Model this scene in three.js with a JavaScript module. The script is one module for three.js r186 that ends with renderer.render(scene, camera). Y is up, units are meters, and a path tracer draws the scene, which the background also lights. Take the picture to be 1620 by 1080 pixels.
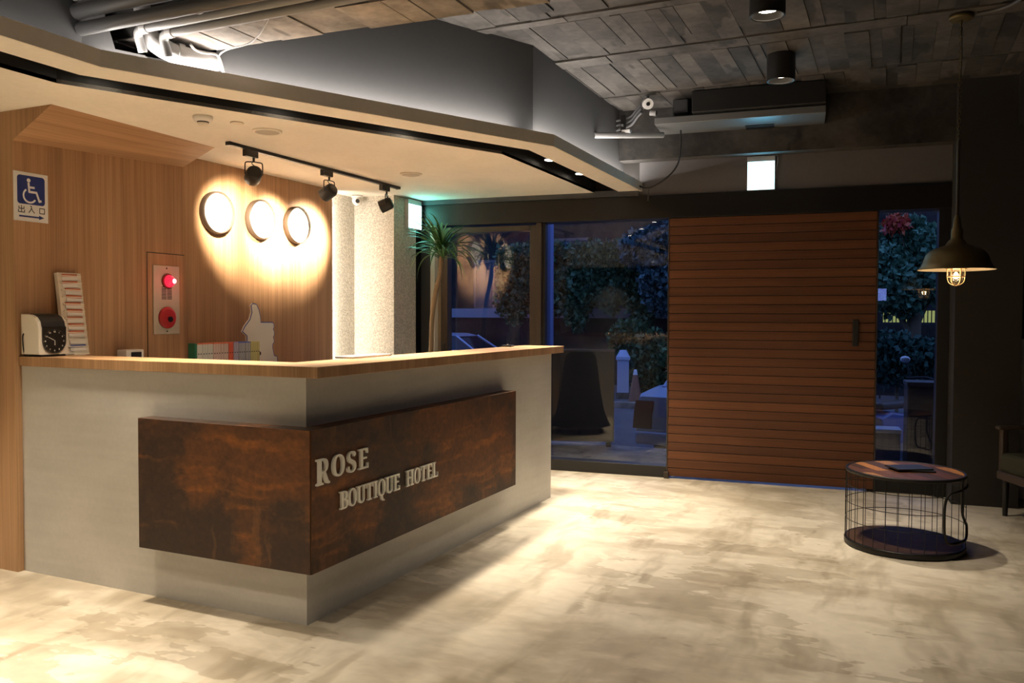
import * as THREE from 'three';
import { RoundedBoxGeometry } from 'three/addons/geometries/RoundedBoxGeometry.js';
import { mergeGeometries } from 'three/addons/utils/BufferGeometryUtils.js';
import { FontLoader } from 'three/addons/loaders/FontLoader.js';
import { TextGeometry } from 'three/addons/geometries/TextGeometry.js';
import { RectAreaLightUniformsLib } from 'three/addons/lights/RectAreaLightUniformsLib.js';

// ---------------------------------------------------------------- camera, sky, exposure
const scene = new THREE.Scene();
const camera = new THREE.PerspectiveCamera(2 * Math.atan(540 / 1313.3) * 180 / Math.PI, 1620 / 1080, 0.05, 200);
camera.rotation.order = 'YXZ';
camera.rotation.set(-0.0303, 0.4284, 0.0039);
camera.position.set(0, 1.4, 0);
scene.background = new THREE.Color().setRGB(0.17, 0.29, 0.80);           // dusk
const renderer = new THREE.WebGLRenderer({ antialias: true });
renderer.toneMapping = THREE.LinearToneMapping;
renderer.toneMappingExposure = 1.22;
renderer.shadowMap.enabled = true;
RectAreaLightUniformsLib.init();
const WARM = new THREE.Color().setRGB(1, 0.85, 0.645), NEUTRAL = new THREE.Color().setRGB(1, 0.93, 0.86);
const POWER = { slot: 25, slotA: 42, recess: 40, can: 17, front: 30, room: 12, back: 5, track: 25, cove: 165, strip: 125, exit: 12, pendant: 0.14 };

// ---------------------------------------------------------------- helpers
function rngOf(seed) { let a = seed >>> 0; return () => { a = (a + 0x6D2B79F5) | 0; let t = Math.imul(a ^ (a >>> 15), 1 | a); t = (t + Math.imul(t ^ (t >>> 7), 61 | t)) ^ t; return ((t ^ (t >>> 14)) >>> 0) / 4294967296; }; }
const used = {};
function numbered(n) { const k = used[n] = (used[n] ?? -1) + 1; return k ? n + '_' + String(k).padStart(3, '0') : n; }
function shade(o) { o.traverse((c) => { if (c.isMesh) { c.castShadow = true; c.receiveShadow = true; } }); return o; }
function group(name, label, category, pos = [0, 0, 0], turn = 0, grp) {
  const o = new THREE.Group(); o.name = numbered(name); o.position.set(...pos); o.rotation.y = turn;
  o.userData = { label, category }; if (grp) o.userData.group = grp; scene.add(o); return o;
}
function part(name, geo, mat, parent, label) {
  const m = new THREE.Mesh(geo, mat); m.name = name; m.castShadow = m.receiveShadow = true; parent.add(m);
  if (label) m.userData.label = label; return m;
}
function single(name, label, category, geo, mat, pos = [0, 0, 0], turn = 0, grp) {
  const m = new THREE.Mesh(geo, mat); m.name = numbered(name); m.castShadow = m.receiveShadow = true; m.position.set(...pos); m.rotation.y = turn;
  m.userData = { label, category }; if (grp) m.userData.group = grp; scene.add(m); return m;
}
function struct(name, geo, mat, label, category = 'wall') {
  const m = new THREE.Mesh(geo, mat); m.name = numbered(name); m.castShadow = m.receiveShadow = true;
  m.userData = { kind: 'structure', label, category }; scene.add(m); return m;
}
// metre uv by the main axis of each face; swap turns the grain
function mapUV(geo, swap = false, off = [0, 0], smoothAxis) {
  const g = geo.index ? geo.toNonIndexed() : geo, p = g.attributes.position, uv = new Float32Array(p.count * 2);
  const a = new THREE.Vector3(), b = new THREE.Vector3(), c = new THREE.Vector3();
  for (let i = 0; i < p.count; i += 3) {
    a.fromBufferAttribute(p, i); b.fromBufferAttribute(p, i + 1).sub(a); c.fromBufferAttribute(p, i + 2).sub(a);
    const n = b.cross(c), x = Math.abs(n.x), y = Math.abs(n.y), z = Math.abs(n.z);
    for (let k = 0; k < 3; k++) {
      const X = p.getX(i + k), Y = p.getY(i + k), Z = p.getZ(i + k);
      let u, v; if (x >= y && x >= z) { u = Z; v = Y; } else if (y >= z) { u = X; v = Z; } else { u = X; v = Y; }
      if (swap) [u, v] = [v, u];
      uv[(i + k) * 2] = u + off[0]; uv[(i + k) * 2 + 1] = v + off[1];
    }
  }
  g.setAttribute('uv', new THREE.BufferAttribute(uv, 2)); return g;
}
function box(w, h, d, x = 0, y = 0, z = 0, swap, off) { return mapUV(new THREE.BoxGeometry(w, h, d).translate(x, y, z), swap, off); }
function rbox(w, h, d, r, x = 0, y = 0, z = 0, swap, off) { return mapUV(new RoundedBoxGeometry(w, h, d, 2, r).translate(x, y, z), swap, off); }
function span(x0, x1, y0, y1, z0, z1, swap, off) { return box(x1 - x0, y1 - y0, z1 - z0, (x0 + x1) / 2, (y0 + y1) / 2, (z0 + z1) / 2, swap, off); }
function rspan(x0, x1, y0, y1, z0, z1, r = 0.002, swap, off) { return rbox(x1 - x0, y1 - y0, z1 - z0, r, (x0 + x1) / 2, (y0 + y1) / 2, (z0 + z1) / 2, swap, off); }
function prism(pts, y0, y1, bevel = 0) {                                // polygon in plan [x, z], extruded upwards
  const s = new THREE.Shape(pts.map(([x, z]) => new THREE.Vector2(x, -z)));
  return mapUV(new THREE.ExtrudeGeometry(s, { depth: y1 - y0 - 2 * bevel, bevelEnabled: bevel > 0, bevelSize: bevel, bevelThickness: bevel, bevelOffset: -bevel, bevelSegments: 2 }).rotateX(-Math.PI / 2).translate(0, y0 + bevel, 0));
}
function extrude(pts, depth, bevel = 0, holes = []) {                    // polygon in [x, y], extruded along +z
  const s = new THREE.Shape(pts.map((p) => new THREE.Vector2(...p)));
  for (const h of holes) s.holes.push(new THREE.Path(h.map((p) => new THREE.Vector2(...p))));
  return new THREE.ExtrudeGeometry(s, { depth, bevelEnabled: bevel > 0, bevelSize: bevel, bevelThickness: bevel, bevelOffset: -bevel, bevelSegments: 2, curveSegments: 16 });
}
function tube(pts, r, seg = 24, rad = 10, closed = false, tension = 0.5) { return new THREE.TubeGeometry(new THREE.CatmullRomCurve3(pts.map((p) => new THREE.Vector3(...p)), closed, 'catmullrom', tension), seg, r, rad, closed); }
function bar(p, q, r, rad = 10) { return new THREE.TubeGeometry(new THREE.LineCurve3(new THREE.Vector3(...p), new THREE.Vector3(...q)), 1, r, rad); }
function rod(p, q, r, rad = 14) {                                        // a closed cylinder between two points
  const a = new THREE.Vector3(...p), b = new THREE.Vector3(...q), d = b.clone().sub(a);
  return new THREE.CylinderGeometry(r, r, d.length(), rad).applyQuaternion(new THREE.Quaternion().setFromUnitVectors(new THREE.Vector3(0, 1, 0), d.normalize())).translate((a.x + b.x) / 2, (a.y + b.y) / 2, (a.z + b.z) / 2);
}
function lathe(pts, seg = 32) { return new THREE.LatheGeometry(pts.map((p) => new THREE.Vector2(...p)), seg); }
function merge(list) { return mergeGeometries(list.map((g) => { const n = g.index ? g.toNonIndexed() : g; for (const k of Object.keys(n.attributes)) if (!['position', 'normal', 'uv'].includes(k)) n.deleteAttribute(k); return n; })); }

// ---------------------------------------------------------------- textures
function noise2(seed, px, py) {                                          // value noise, periodic in px, py cells
  const r = rngOf(seed), t = new Float32Array(px * py); for (let i = 0; i < t.length; i++) t[i] = r();
  return (x, y) => {
    let xi = Math.floor(x), yi = Math.floor(y); const fx = x - xi, fy = y - yi;
    xi = ((xi % px) + px) % px; yi = ((yi % py) + py) % py; const x1 = (xi + 1) % px, y1 = (yi + 1) % py;
    const u = fx * fx * (3 - 2 * fx), v = fy * fy * (3 - 2 * fy);
    return (t[yi * px + xi] * (1 - u) + t[yi * px + x1] * u) * (1 - v) + (t[y1 * px + xi] * (1 - u) + t[y1 * px + x1] * u) * v;
  };
}
function fbm(seed, px, py, oct = 5, gain = 0.5) {
  const ns = []; for (let o = 0; o < oct; o++) ns.push(noise2(seed + o * 17, px << o, py << o));
  return (u, v) => { let s = 0, a = 1, t = 0; for (let o = 0; o < oct; o++) { s += a * ns[o](u * (px << o), v * (py << o)); t += a; a *= gain; } return s / t; };
}
const sm = (a, b, x) => { const t = Math.min(1, Math.max(0, (x - a) / (b - a))); return t * t * (3 - 2 * t); };
const mixc = (a, b, t) => [a[0] + (b[0] - a[0]) * t, a[1] + (b[1] - a[1]) * t, a[2] + (b[2] - a[2]) * t];
function tex(n, metres, f, color = true) {                               // f(u, v) gives sRGB 0..1, or one height
  const d = new Uint8Array(n * n * 4);
  for (let j = 0; j < n; j++) for (let i = 0; i < n; i++) {
    const c = f((i + 0.5) / n, (j + 0.5) / n), k = (j * n + i) * 4, a = typeof c === 'number' ? [c, c, c] : c;
    for (let q = 0; q < 3; q++) d[k + q] = Math.max(0, Math.min(255, a[q] * 255)); d[k + 3] = 255;
  }
  const t = new THREE.DataTexture(d, n, n, THREE.RGBAFormat); t.wrapS = t.wrapT = THREE.RepeatWrapping; t.magFilter = THREE.LinearFilter; t.minFilter = THREE.LinearMipmapLinearFilter; t.generateMipmaps = true;
  t.repeat.set(1 / metres[0], 1 / metres[1]); if (color) t.colorSpace = THREE.SRGBColorSpace; t.needsUpdate = true; return t;
}
// polished cement floor, 8 m by 8 m
const fa = fbm(11, 6, 6, 6, 0.55), fb = fbm(23, 14, 5, 5, 0.55), fc = fbm(37, 60, 16, 4, 0.6), fd = fbm(51, 9, 9, 5), fe = fbm(77, 150, 150, 2);
const ff = fbm(91, 20, 46, 5, 0.6);
const floorMap = tex(2048, [8, 8], (u, v) => {
  const w = (fd(u, v) - 0.5) * 0.03, lo = fa(u + w, v - w) * 0.6 + ff(u + w, v + w) * 0.4;
  const big = sm(0.42, 0.64, lo), str = sm(0.50, 0.80, fc(u + w, v + w)), crisp = sm(0.53, 0.545, ff(u * 1 + 0.3 + w, v * 1 + 0.6)) * sm(0.40, 0.62, fb(u, v)), fine = fe(u, v);
  let c = mixc([0.80, 0.765, 0.70], [0.64, 0.59, 0.51], big * 0.8);
  c = mixc(c, [0.53, 0.48, 0.40], str * 0.42 + crisp * 0.36);
  return c.map((x) => x * (0.965 + fine * 0.07));
});
const floorRough = tex(512, [4, 4], ((n1, n2) => (u, v) => 0.42 + 0.25 * n1(u, v) + 0.1 * n2(u, v))(fbm(5, 5, 5, 5), fbm(6, 40, 12, 3)), false);
// oak veneer, grain along v, 1.6 m wide
const wa_ = fbm(101, 9, 1, 3), wb_ = fbm(102, 90, 2, 3), wc_ = fbm(103, 400, 5, 2), wd_ = fbm(104, 20, 4, 4);
const oakMap = tex(1024, [1.6, 2.4], (u, v) => {
  const w = (wd_(u, v) - 0.5) * 0.02, band = wa_(u + w * 0.3, v), g = wb_(u + w * 0.5, v), f = wc_(u + w * 0.3, v);
  const t = 0.38 * band + 0.30 * g + 0.32 * f;
  return mixc([0.555, 0.425, 0.305], [0.715, 0.575, 0.435], sm(0.2, 0.8, t));
});
const oakBump = tex(1024, [1.6, 2.4], (u, v) => wc_(u, v) * 0.6 + wb_(u, v) * 0.4, false);
const turned = (t, x, y) => { const c = t.clone(); c.repeat.set(1 / x, 1 / y); c.needsUpdate = true; return c; };
// rusted steel sheet
const ra = fbm(201, 4, 3, 6, 0.55), rb = fbm(202, 5, 5, 6, 0.6), rc = fbm(203, 80, 60, 3), rd = fbm(204, 3, 20, 5, 0.55), re = fbm(205, 30, 3, 4);
const rustMap = tex(1024, [1.6, 1.1], (u, v) => {
  const w = (rb(u, v) - 0.5) * 0.25, a = ra(u + w, v + w * 0.7), s = rd(u + w * 0.4, v + w * 0.5), q = re(u + w * 0.3, v), f = rc(u, v);
  let c = mixc([0.245, 0.165, 0.125], [0.44, 0.265, 0.13], sm(0.36, 0.62, a));
  c = mixc(c, [0.64, 0.39, 0.15], sm(0.52, 0.72, s * 0.6 + a * 0.4) * 0.8);
  c = mixc(c, [0.20, 0.15, 0.13], sm(0.55, 0.75, rb(u + 0.4, v + 0.3)) * 0.6);
  c = mixc(c, [0.62, 0.42, 0.25], sm(0.70, 0.8, q) * 0.3);
  return c.map((x) => x * (0.82 + f * 0.36));
});
const rustBump = tex(512, [1.6, 1.1], (u, v) => rc(u, v) * 0.6 + rb(u, v) * 0.4, false);
// raw concrete
const ca = fbm(301, 6, 6, 6, 0.6), cb = fbm(302, 70, 70, 3), cc = fbm(303, 14, 5, 4);
const concreteMap = tex(1024, [2.2, 2.2], (u, v) => { const a = ca(u, v), f = cb(u, v), p = sm(0.68, 0.76, cc(u, v)); const k = (0.46 + 0.24 * (a - 0.5) * 2 + 0.1 * (f - 0.5)) * (1 - 0.3 * p); return [k, k * 0.955, k * 0.91]; });
const concreteBump = tex(1024, [2.2, 2.2], (u, v) => ca(u, v) * 0.5 + cb(u, v) * 0.35 + cc(u, v) * 0.15, false);
// painted plaster and laminate
const pa = fbm(401, 5, 5, 5), pb = fbm(402, 100, 100, 2), pc = fbm(403, 4, 60, 3);
const plasterMap = tex(512, [2, 2], (u, v) => { const k = 0.93 + 0.07 * pa(u, v) + 0.03 * (pb(u, v) - 0.5); return [k, k, k]; });
const laminateMap = tex(512, [1.5, 1.5], (u, v) => { const k = 0.88 + 0.10 * pa(u, v) + 0.05 * (pc(u, v) - 0.5) + 0.03 * (pb(u, v) - 0.5); return [k, k * 0.99, k * 0.975]; });
// washed aggregate
const ga = fbm(501, 130, 130, 3, 0.7), gb = fbm(502, 6, 6, 3);
const gravelMap = tex(1024, [1, 1], (u, v) => { const a = ga(u, v), k = 0.70 + 0.18 * sm(0.3, 0.7, a) + 0.06 * (gb(u, v) - 0.5); return [k, k * 0.97, k * 0.92]; });
const gravelBump = tex(1024, [1, 1], (u, v) => sm(0.25, 0.75, ga(u, v)), false);
const asphaltMap = tex(512, [2, 2], (u, v) => { const k = 0.34 + 0.12 * (pb(u, v) - 0.5) + 0.1 * (pa(u, v) - 0.5); return [k, k, k * 1.02]; });

// ---------------------------------------------------------------- materials
const S = (o) => new THREE.MeshStandardMaterial(o);
const lin = (r, g, b) => new THREE.Color().setRGB(r, g, b);
const M = {
  floor: S({ map: floorMap, roughness: 1, roughnessMap: floorRough }),
  oak: S({ map: oakMap, color: lin(1.12, 1.09, 1.06), roughness: 0.55, bumpMap: oakBump, bumpScale: 0.0006 }),
  oakTop: S({ map: turned(oakMap, 0.8, 2.4), color: lin(1, 0.97, 0.92), roughness: 0.45, bumpMap: turned(oakBump, 0.8, 2.4), bumpScale: 0.0004 }),
  rust: S({ map: rustMap, color: lin(0.74, 0.73, 0.68), roughness: 0.62, metalness: 0.1, bumpMap: rustBump, bumpScale: 0.001 }),
  laminate: S({ map: laminateMap, color: lin(0.60, 0.595, 0.58), roughness: 0.5 }),
  concrete: S({ map: concreteMap, color: lin(0.38, 0.37, 0.365), roughness: 0.9, bumpMap: concreteBump, bumpScale: 0.008 }),
  concreteB: S({ map: concreteMap, color: lin(0.45, 0.44, 0.43), roughness: 0.9, bumpMap: concreteBump, bumpScale: 0.005 }),
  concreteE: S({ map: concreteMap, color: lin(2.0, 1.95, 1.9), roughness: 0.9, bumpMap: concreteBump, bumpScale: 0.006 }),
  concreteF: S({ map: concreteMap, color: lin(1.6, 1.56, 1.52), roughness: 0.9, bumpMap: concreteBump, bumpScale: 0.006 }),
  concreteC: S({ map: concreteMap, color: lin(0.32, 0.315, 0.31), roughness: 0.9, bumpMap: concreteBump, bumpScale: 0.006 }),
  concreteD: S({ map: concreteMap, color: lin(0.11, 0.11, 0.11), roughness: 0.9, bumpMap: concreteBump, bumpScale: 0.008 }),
  ceilWhite: S({ map: plasterMap, color: lin(0.92, 0.87, 0.78), roughness: 0.85 }),
  fascia: S({ map: plasterMap, color: lin(0.82, 0.76, 0.67), roughness: 0.85 }),
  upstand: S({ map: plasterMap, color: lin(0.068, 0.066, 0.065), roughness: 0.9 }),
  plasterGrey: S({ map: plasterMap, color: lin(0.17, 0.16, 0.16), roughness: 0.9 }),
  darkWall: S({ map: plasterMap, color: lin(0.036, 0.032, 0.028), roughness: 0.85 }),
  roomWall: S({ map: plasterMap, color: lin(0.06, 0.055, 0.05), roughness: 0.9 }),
  gravel: S({ map: gravelMap, color: lin(0.9, 0.9, 0.88), roughness: 0.95, bumpMap: gravelBump, bumpScale: 0.0018 }),
  slot: S({ color: lin(0.012, 0.012, 0.012), roughness: 0.75 }),
  black: S({ color: lin(0.012, 0.011, 0.010), roughness: 0.45 }),
  blackMetal: S({ color: lin(0.02, 0.018, 0.016), roughness: 0.4, metalness: 0.5 }),
  header: S({ color: lin(0.014, 0.012, 0.010), roughness: 0.42, metalness: 0.3 }),
  bronze: S({ color: lin(0.06, 0.047, 0.036), roughness: 0.45, metalness: 0.4 }),
  bluePanel: S({ color: lin(0.07, 0.075, 0.085), roughness: 0.4, metalness: 0.3 }),
  jamb: S({ color: lin(0.65, 0.62, 0.56), roughness: 0.5 }),
  tan: S({ color: lin(0.33, 0.26, 0.19), roughness: 0.5 }),
  white: S({ color: lin(0.75, 0.73, 0.70), roughness: 0.5 }),
  pvc: S({ color: lin(0.55, 0.53, 0.52), roughness: 0.42 }),
  pvcMid: S({ color: lin(0.26, 0.255, 0.25), roughness: 0.42 }),
  pvcGrey: S({ color: lin(0.10, 0.098, 0.098), roughness: 0.45 }),
  cream: S({ color: lin(0.74, 0.68, 0.58), roughness: 0.4 }),
  steel: S({ color: lin(0.55, 0.55, 0.54), roughness: 0.3, metalness: 0.9 }),
  letter: S({ color: lin(1, 0.98, 0.90), roughness: 0.4 }),
  brass: S({ color: lin(0.16, 0.12, 0.05), roughness: 0.5, metalness: 0.6 }),
  red: S({ color: lin(0.42, 0.02, 0.025), roughness: 0.35 }),
  walnut: S({ color: lin(0.06, 0.042, 0.03), roughness: 0.5 }),
  clockFace: S({ color: lin(0.82, 0.80, 0.76), roughness: 0.6 }),
  glass: new THREE.MeshPhysicalMaterial({ color: lin(0.93, 0.96, 0.97), roughness: 0, metalness: 0, transmission: 1, thickness: 0, ior: 1.52 }),
  glassSoft: new THREE.MeshPhysicalMaterial({ color: lin(0.93, 0.96, 0.97), roughness: 0, metalness: 0, transmission: 1, thickness: 0, ior: 1.52, specularIntensity: 0.55 }),
  clearGlass: new THREE.MeshPhysicalMaterial({ color: 0xffffff, roughness: 0.02, transmission: 1, thickness: 0, ior: 1.45 }),
  leaf: S({ color: lin(0.05, 0.14, 0.035), roughness: 0.42, side: THREE.DoubleSide }),
  leafB: S({ color: lin(0.09, 0.19, 0.06), roughness: 0.42, side: THREE.DoubleSide }),
  bark: S({ color: lin(0.20, 0.145, 0.085), roughness: 0.85, bumpMap: concreteBump, bumpScale: 0.004 }),
  chair: S({ color: lin(0.035, 0.033, 0.016), roughness: 0.85 }),
  asphalt: S({ map: asphaltMap, color: lin(0.9, 0.9, 0.95), roughness: 0.8 }),
  paving: S({ map: concreteMap, color: lin(1.5, 1.42, 1.3), roughness: 0.7 }),
};
const glow = (r, g, b) => S({ color: lin(0.02, 0.02, 0.02), emissive: lin(r, g, b), emissiveIntensity: 1, roughness: 0.6 });
const lampGlow = glow(22, 19, 15);

function spot(parent, pos, aim, intensity, angle, pen, color, size = 1.5) {
  const l = new THREE.SpotLight(color, intensity, 0, angle, pen, 2); l.position.set(...pos); l.target.position.set(...aim);
  l.castShadow = true; l.shadow.radius = size; l.shadow.bias = -0.0005; parent.add(l, l.target); return l;
}
function area(parent, color, intensity, w, h, pos, look) { const l = new THREE.RectAreaLight(color, intensity, w, h); l.position.set(...pos); parent.add(l); if (look === 'up') l.rotation.x = Math.PI / 2; else { parent.updateMatrixWorld(true); l.lookAt(...look); } return l; }

// ---------------------------------------------------------------- main measures
const HC = 2.49, HS = 3.157, FASC = 2.566;
const WALL_TURN = 0.0892, WALL = [0, 0, -7.2508];
const wallPoint = (s, y, o) => [s * Math.cos(WALL_TURN) + o * Math.sin(WALL_TURN), y, WALL[2] - s * Math.sin(WALL_TURN) + o * Math.cos(WALL_TURN)];
function onWall(m) { m.position.set(...WALL); m.rotation.y = WALL_TURN; return m; }
const ring = [[-3.184, 3.4], [-3.184, -2.6], [-1.986, -4.985], [-1.986, -7.2]];
function offset(d) {                                                     // towards the reception side
  const n1 = [-1, 0], n2 = [-0.8937, -0.4489], bis = (p, a, b) => { const k = d / (1 + a[0] * b[0] + a[1] * b[1]); return [p[0] + (a[0] + b[0]) * k, p[1] + (a[1] + b[1]) * k]; };
  return [[ring[0][0] - d, ring[0][1]], bis(ring[1], n1, n2), bis(ring[2], n2, n1), [ring[3][0] - d, ring[3][1]]];
}
const strip = (d0, d1) => [...offset(d0), ...offset(d1).reverse()];

// ---------------------------------------------------------------- room shell
struct('floor', span(-6.6, 4.6, -0.15, 0, -7.75, 3.6), M.floor, 'mottled beige polished cement floor', 'floor');
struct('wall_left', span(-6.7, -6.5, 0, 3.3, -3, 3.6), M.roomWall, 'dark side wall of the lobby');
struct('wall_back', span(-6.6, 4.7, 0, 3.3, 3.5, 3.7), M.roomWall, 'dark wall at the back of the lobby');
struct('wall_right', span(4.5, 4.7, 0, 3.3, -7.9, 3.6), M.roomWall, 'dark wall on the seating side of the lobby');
const ceiling = struct('ceiling', span(-6.7, 4.7, HS + 0.012, HS + 0.25, -7.75, 3.7), M.concrete, 'raw concrete slab with board marks', 'ceiling');
{ // board marks: shallow board imprints, each its own strip, between cross bands
  const r = rngOf(909), mats = [M.concrete, M.concreteB, M.concreteC], seams = [-3.20, -4.62, -4.70, -5.42, -5.58, -6.45, -6.98];
  const rows = [[-3.20, -4.60], [-4.70, -5.40], [-5.58, -6.42], [-6.46, -6.98]];
  for (const [z0, z1] of rows) for (let x = -2.7; x < 1.9;) {
    const w = 0.06 + r() * 0.11, d = 0.003 + r() * 0.008, a = z0 - r() * 0.02, b = z1 + (r() < 0.25 ? r() * 0.3 : r() * 0.02);
    if (r() > 0.06) part('board', rspan(x, x + w - 0.001 - (r() < 0.15 ? 0.012 : 0), HS + 0.012 - d, HS + 0.03, b, a, 0.0015, false, [r() * 2, r() * 2]), mats[Math.floor(r() * 3)], ceiling);
    x += w;
  }
  for (const [za, zb] of [[-4.61, -4.69], [-5.41, -5.57]]) for (let x = -2.7; x < 1.9; x += 0.92) part('board', rspan(x, x + 0.915, HS + 0.002 - r() * 0.006, HS + 0.03, zb, za, 0.0015, false, [r(), r()]), M.concreteB, ceiling);
}
{ // low concrete beam crossing the lobby, with its own board marks
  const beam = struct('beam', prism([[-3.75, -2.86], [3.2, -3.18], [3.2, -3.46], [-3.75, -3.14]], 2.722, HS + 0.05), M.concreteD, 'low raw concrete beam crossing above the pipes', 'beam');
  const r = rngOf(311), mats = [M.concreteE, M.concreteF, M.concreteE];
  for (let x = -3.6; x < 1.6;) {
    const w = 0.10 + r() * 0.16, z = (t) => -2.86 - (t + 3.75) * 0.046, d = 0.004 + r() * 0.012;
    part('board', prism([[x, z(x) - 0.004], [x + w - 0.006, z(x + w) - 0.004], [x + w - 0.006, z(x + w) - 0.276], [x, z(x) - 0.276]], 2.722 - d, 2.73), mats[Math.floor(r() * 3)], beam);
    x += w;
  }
}
// far concrete beam over the glass front (in the glass wall's own frame)
onWall(struct('beam', span(-4.7, 1.0, 2.738, HS + 0.05, -0.3, 0.15), M.concreteC, 'rough concrete beam above the entrance glass', 'beam'));
onWall(struct('beam', span(-0.1, 0.5, 2.8, HS + 0.05, 0.15, 2.2), M.concreteD, 'dark concrete beam over the seating corner', 'beam')).position.x += 0.9;

// reception soffit: inner ceiling, slot, outer ring with lip, upstand
{
  const so = offset(0.195), si = offset(0.415);
  struct('ceiling', prism([...si, [-4.6, -7.2], [-6.5, -7.2], [-6.5, 3.4]], HC, HC + 0.02), M.ceilWhite, 'smooth cream ceiling over the reception area', 'ceiling');
  struct('trim', prism(strip(0.012, 0.195), HC, HC + 0.014), M.ceilWhite, 'cream underside of the soffit ring', 'trim');
  struct('trim', prism(strip(0, 0.012), HC, FASC), M.fascia, 'tan fascia edge of the soffit ring', 'trim');
  struct('trim', prism(strip(0.195, 0.415), HC + 0.12, HC + 0.14), M.slot, 'black recessed lighting slot in the soffit', 'trim');
  struct('trim', span(-2.41, -2.17, HC + 0.001, HC + 0.12, -7.03, -7.02), M.slot, 'black end of the lighting slot', 'trim');
  struct('trim', prism(strip(0.189, 0.195), HC + 0.0005, HC + 0.12), M.slot, 'black outer side of the lighting slot', 'trim');
  struct('trim', prism(strip(0.415, 0.421), HC + 0.0005, HC + 0.12), M.slot, 'black inner side of the lighting slot', 'trim');
  // upstand walls in three runs; the middle one has a ragged opening for the pipes
  const u = offset(0.165), v = offset(0.185);
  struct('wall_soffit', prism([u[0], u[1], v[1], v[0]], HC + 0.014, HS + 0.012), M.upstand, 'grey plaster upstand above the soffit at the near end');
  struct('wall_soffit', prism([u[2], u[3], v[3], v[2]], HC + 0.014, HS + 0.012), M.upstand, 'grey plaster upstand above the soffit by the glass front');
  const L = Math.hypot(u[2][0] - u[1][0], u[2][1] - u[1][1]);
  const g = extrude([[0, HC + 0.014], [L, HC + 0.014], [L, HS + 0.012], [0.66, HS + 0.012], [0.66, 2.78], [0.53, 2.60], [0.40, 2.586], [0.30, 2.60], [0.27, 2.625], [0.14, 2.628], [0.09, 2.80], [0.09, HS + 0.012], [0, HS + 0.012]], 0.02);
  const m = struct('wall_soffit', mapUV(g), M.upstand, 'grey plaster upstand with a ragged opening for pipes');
  m.position.set(u[1][0], 0, u[1][1]); m.rotation.y = Math.atan2(-(u[2][1] - u[1][1]), u[2][0] - u[1][0]);
  m.position.x += -0.0; // extruded towards the reception side below
  const n = new THREE.Vector3(0, 0, 1).applyAxisAngle(new THREE.Vector3(0, 1, 0), m.rotation.y);
  if (n.x > 0) m.position.addScaledVector(n, -0.02);
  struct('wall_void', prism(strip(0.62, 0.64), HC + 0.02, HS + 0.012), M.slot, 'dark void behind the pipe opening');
}
// cove light hidden behind the lip
function coveRun(p, q, label, k = 1) {
  const d = new THREE.Vector3(q[0] - p[0], 0, q[1] - p[1]), L = d.length(), t = group('cove_light', label, 'light', [(p[0] + q[0]) / 2, HC + 0.014, (p[1] + q[1]) / 2], Math.atan2(-d.z, d.x));
  part('channel', box(L, 0.036, 0.022, 0, 0.018, 0), M.white, t); part('led_strip', box(L, 0.004, 0.012, 0, 0.0385, 0), glow(2.2, 2.0, 1.75), t);
  area(t, NEUTRAL, POWER.cove * k, L, 0.014, [0, 0.045, 0], 'up');
}
{
  const c = offset(0.105), l = (p, q, t) => [p[0] + (q[0] - p[0]) * t, p[1] + (q[1] - p[1]) * t];
  coveRun(l(c[1], c[0], 0.01), l(c[1], c[0], 0.45), 'hidden cove light strip along the near end of the soffit', 0.15);
  coveRun(l(c[1], c[2], 0.02), l(c[1], c[2], 0.93), 'hidden cove light strip along the slanted run of the soffit');
  coveRun(l(c[2], c[3], 0.0), l(c[2], c[3], 0.93), 'hidden cove light strip along the far run of the soffit');
}

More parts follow.
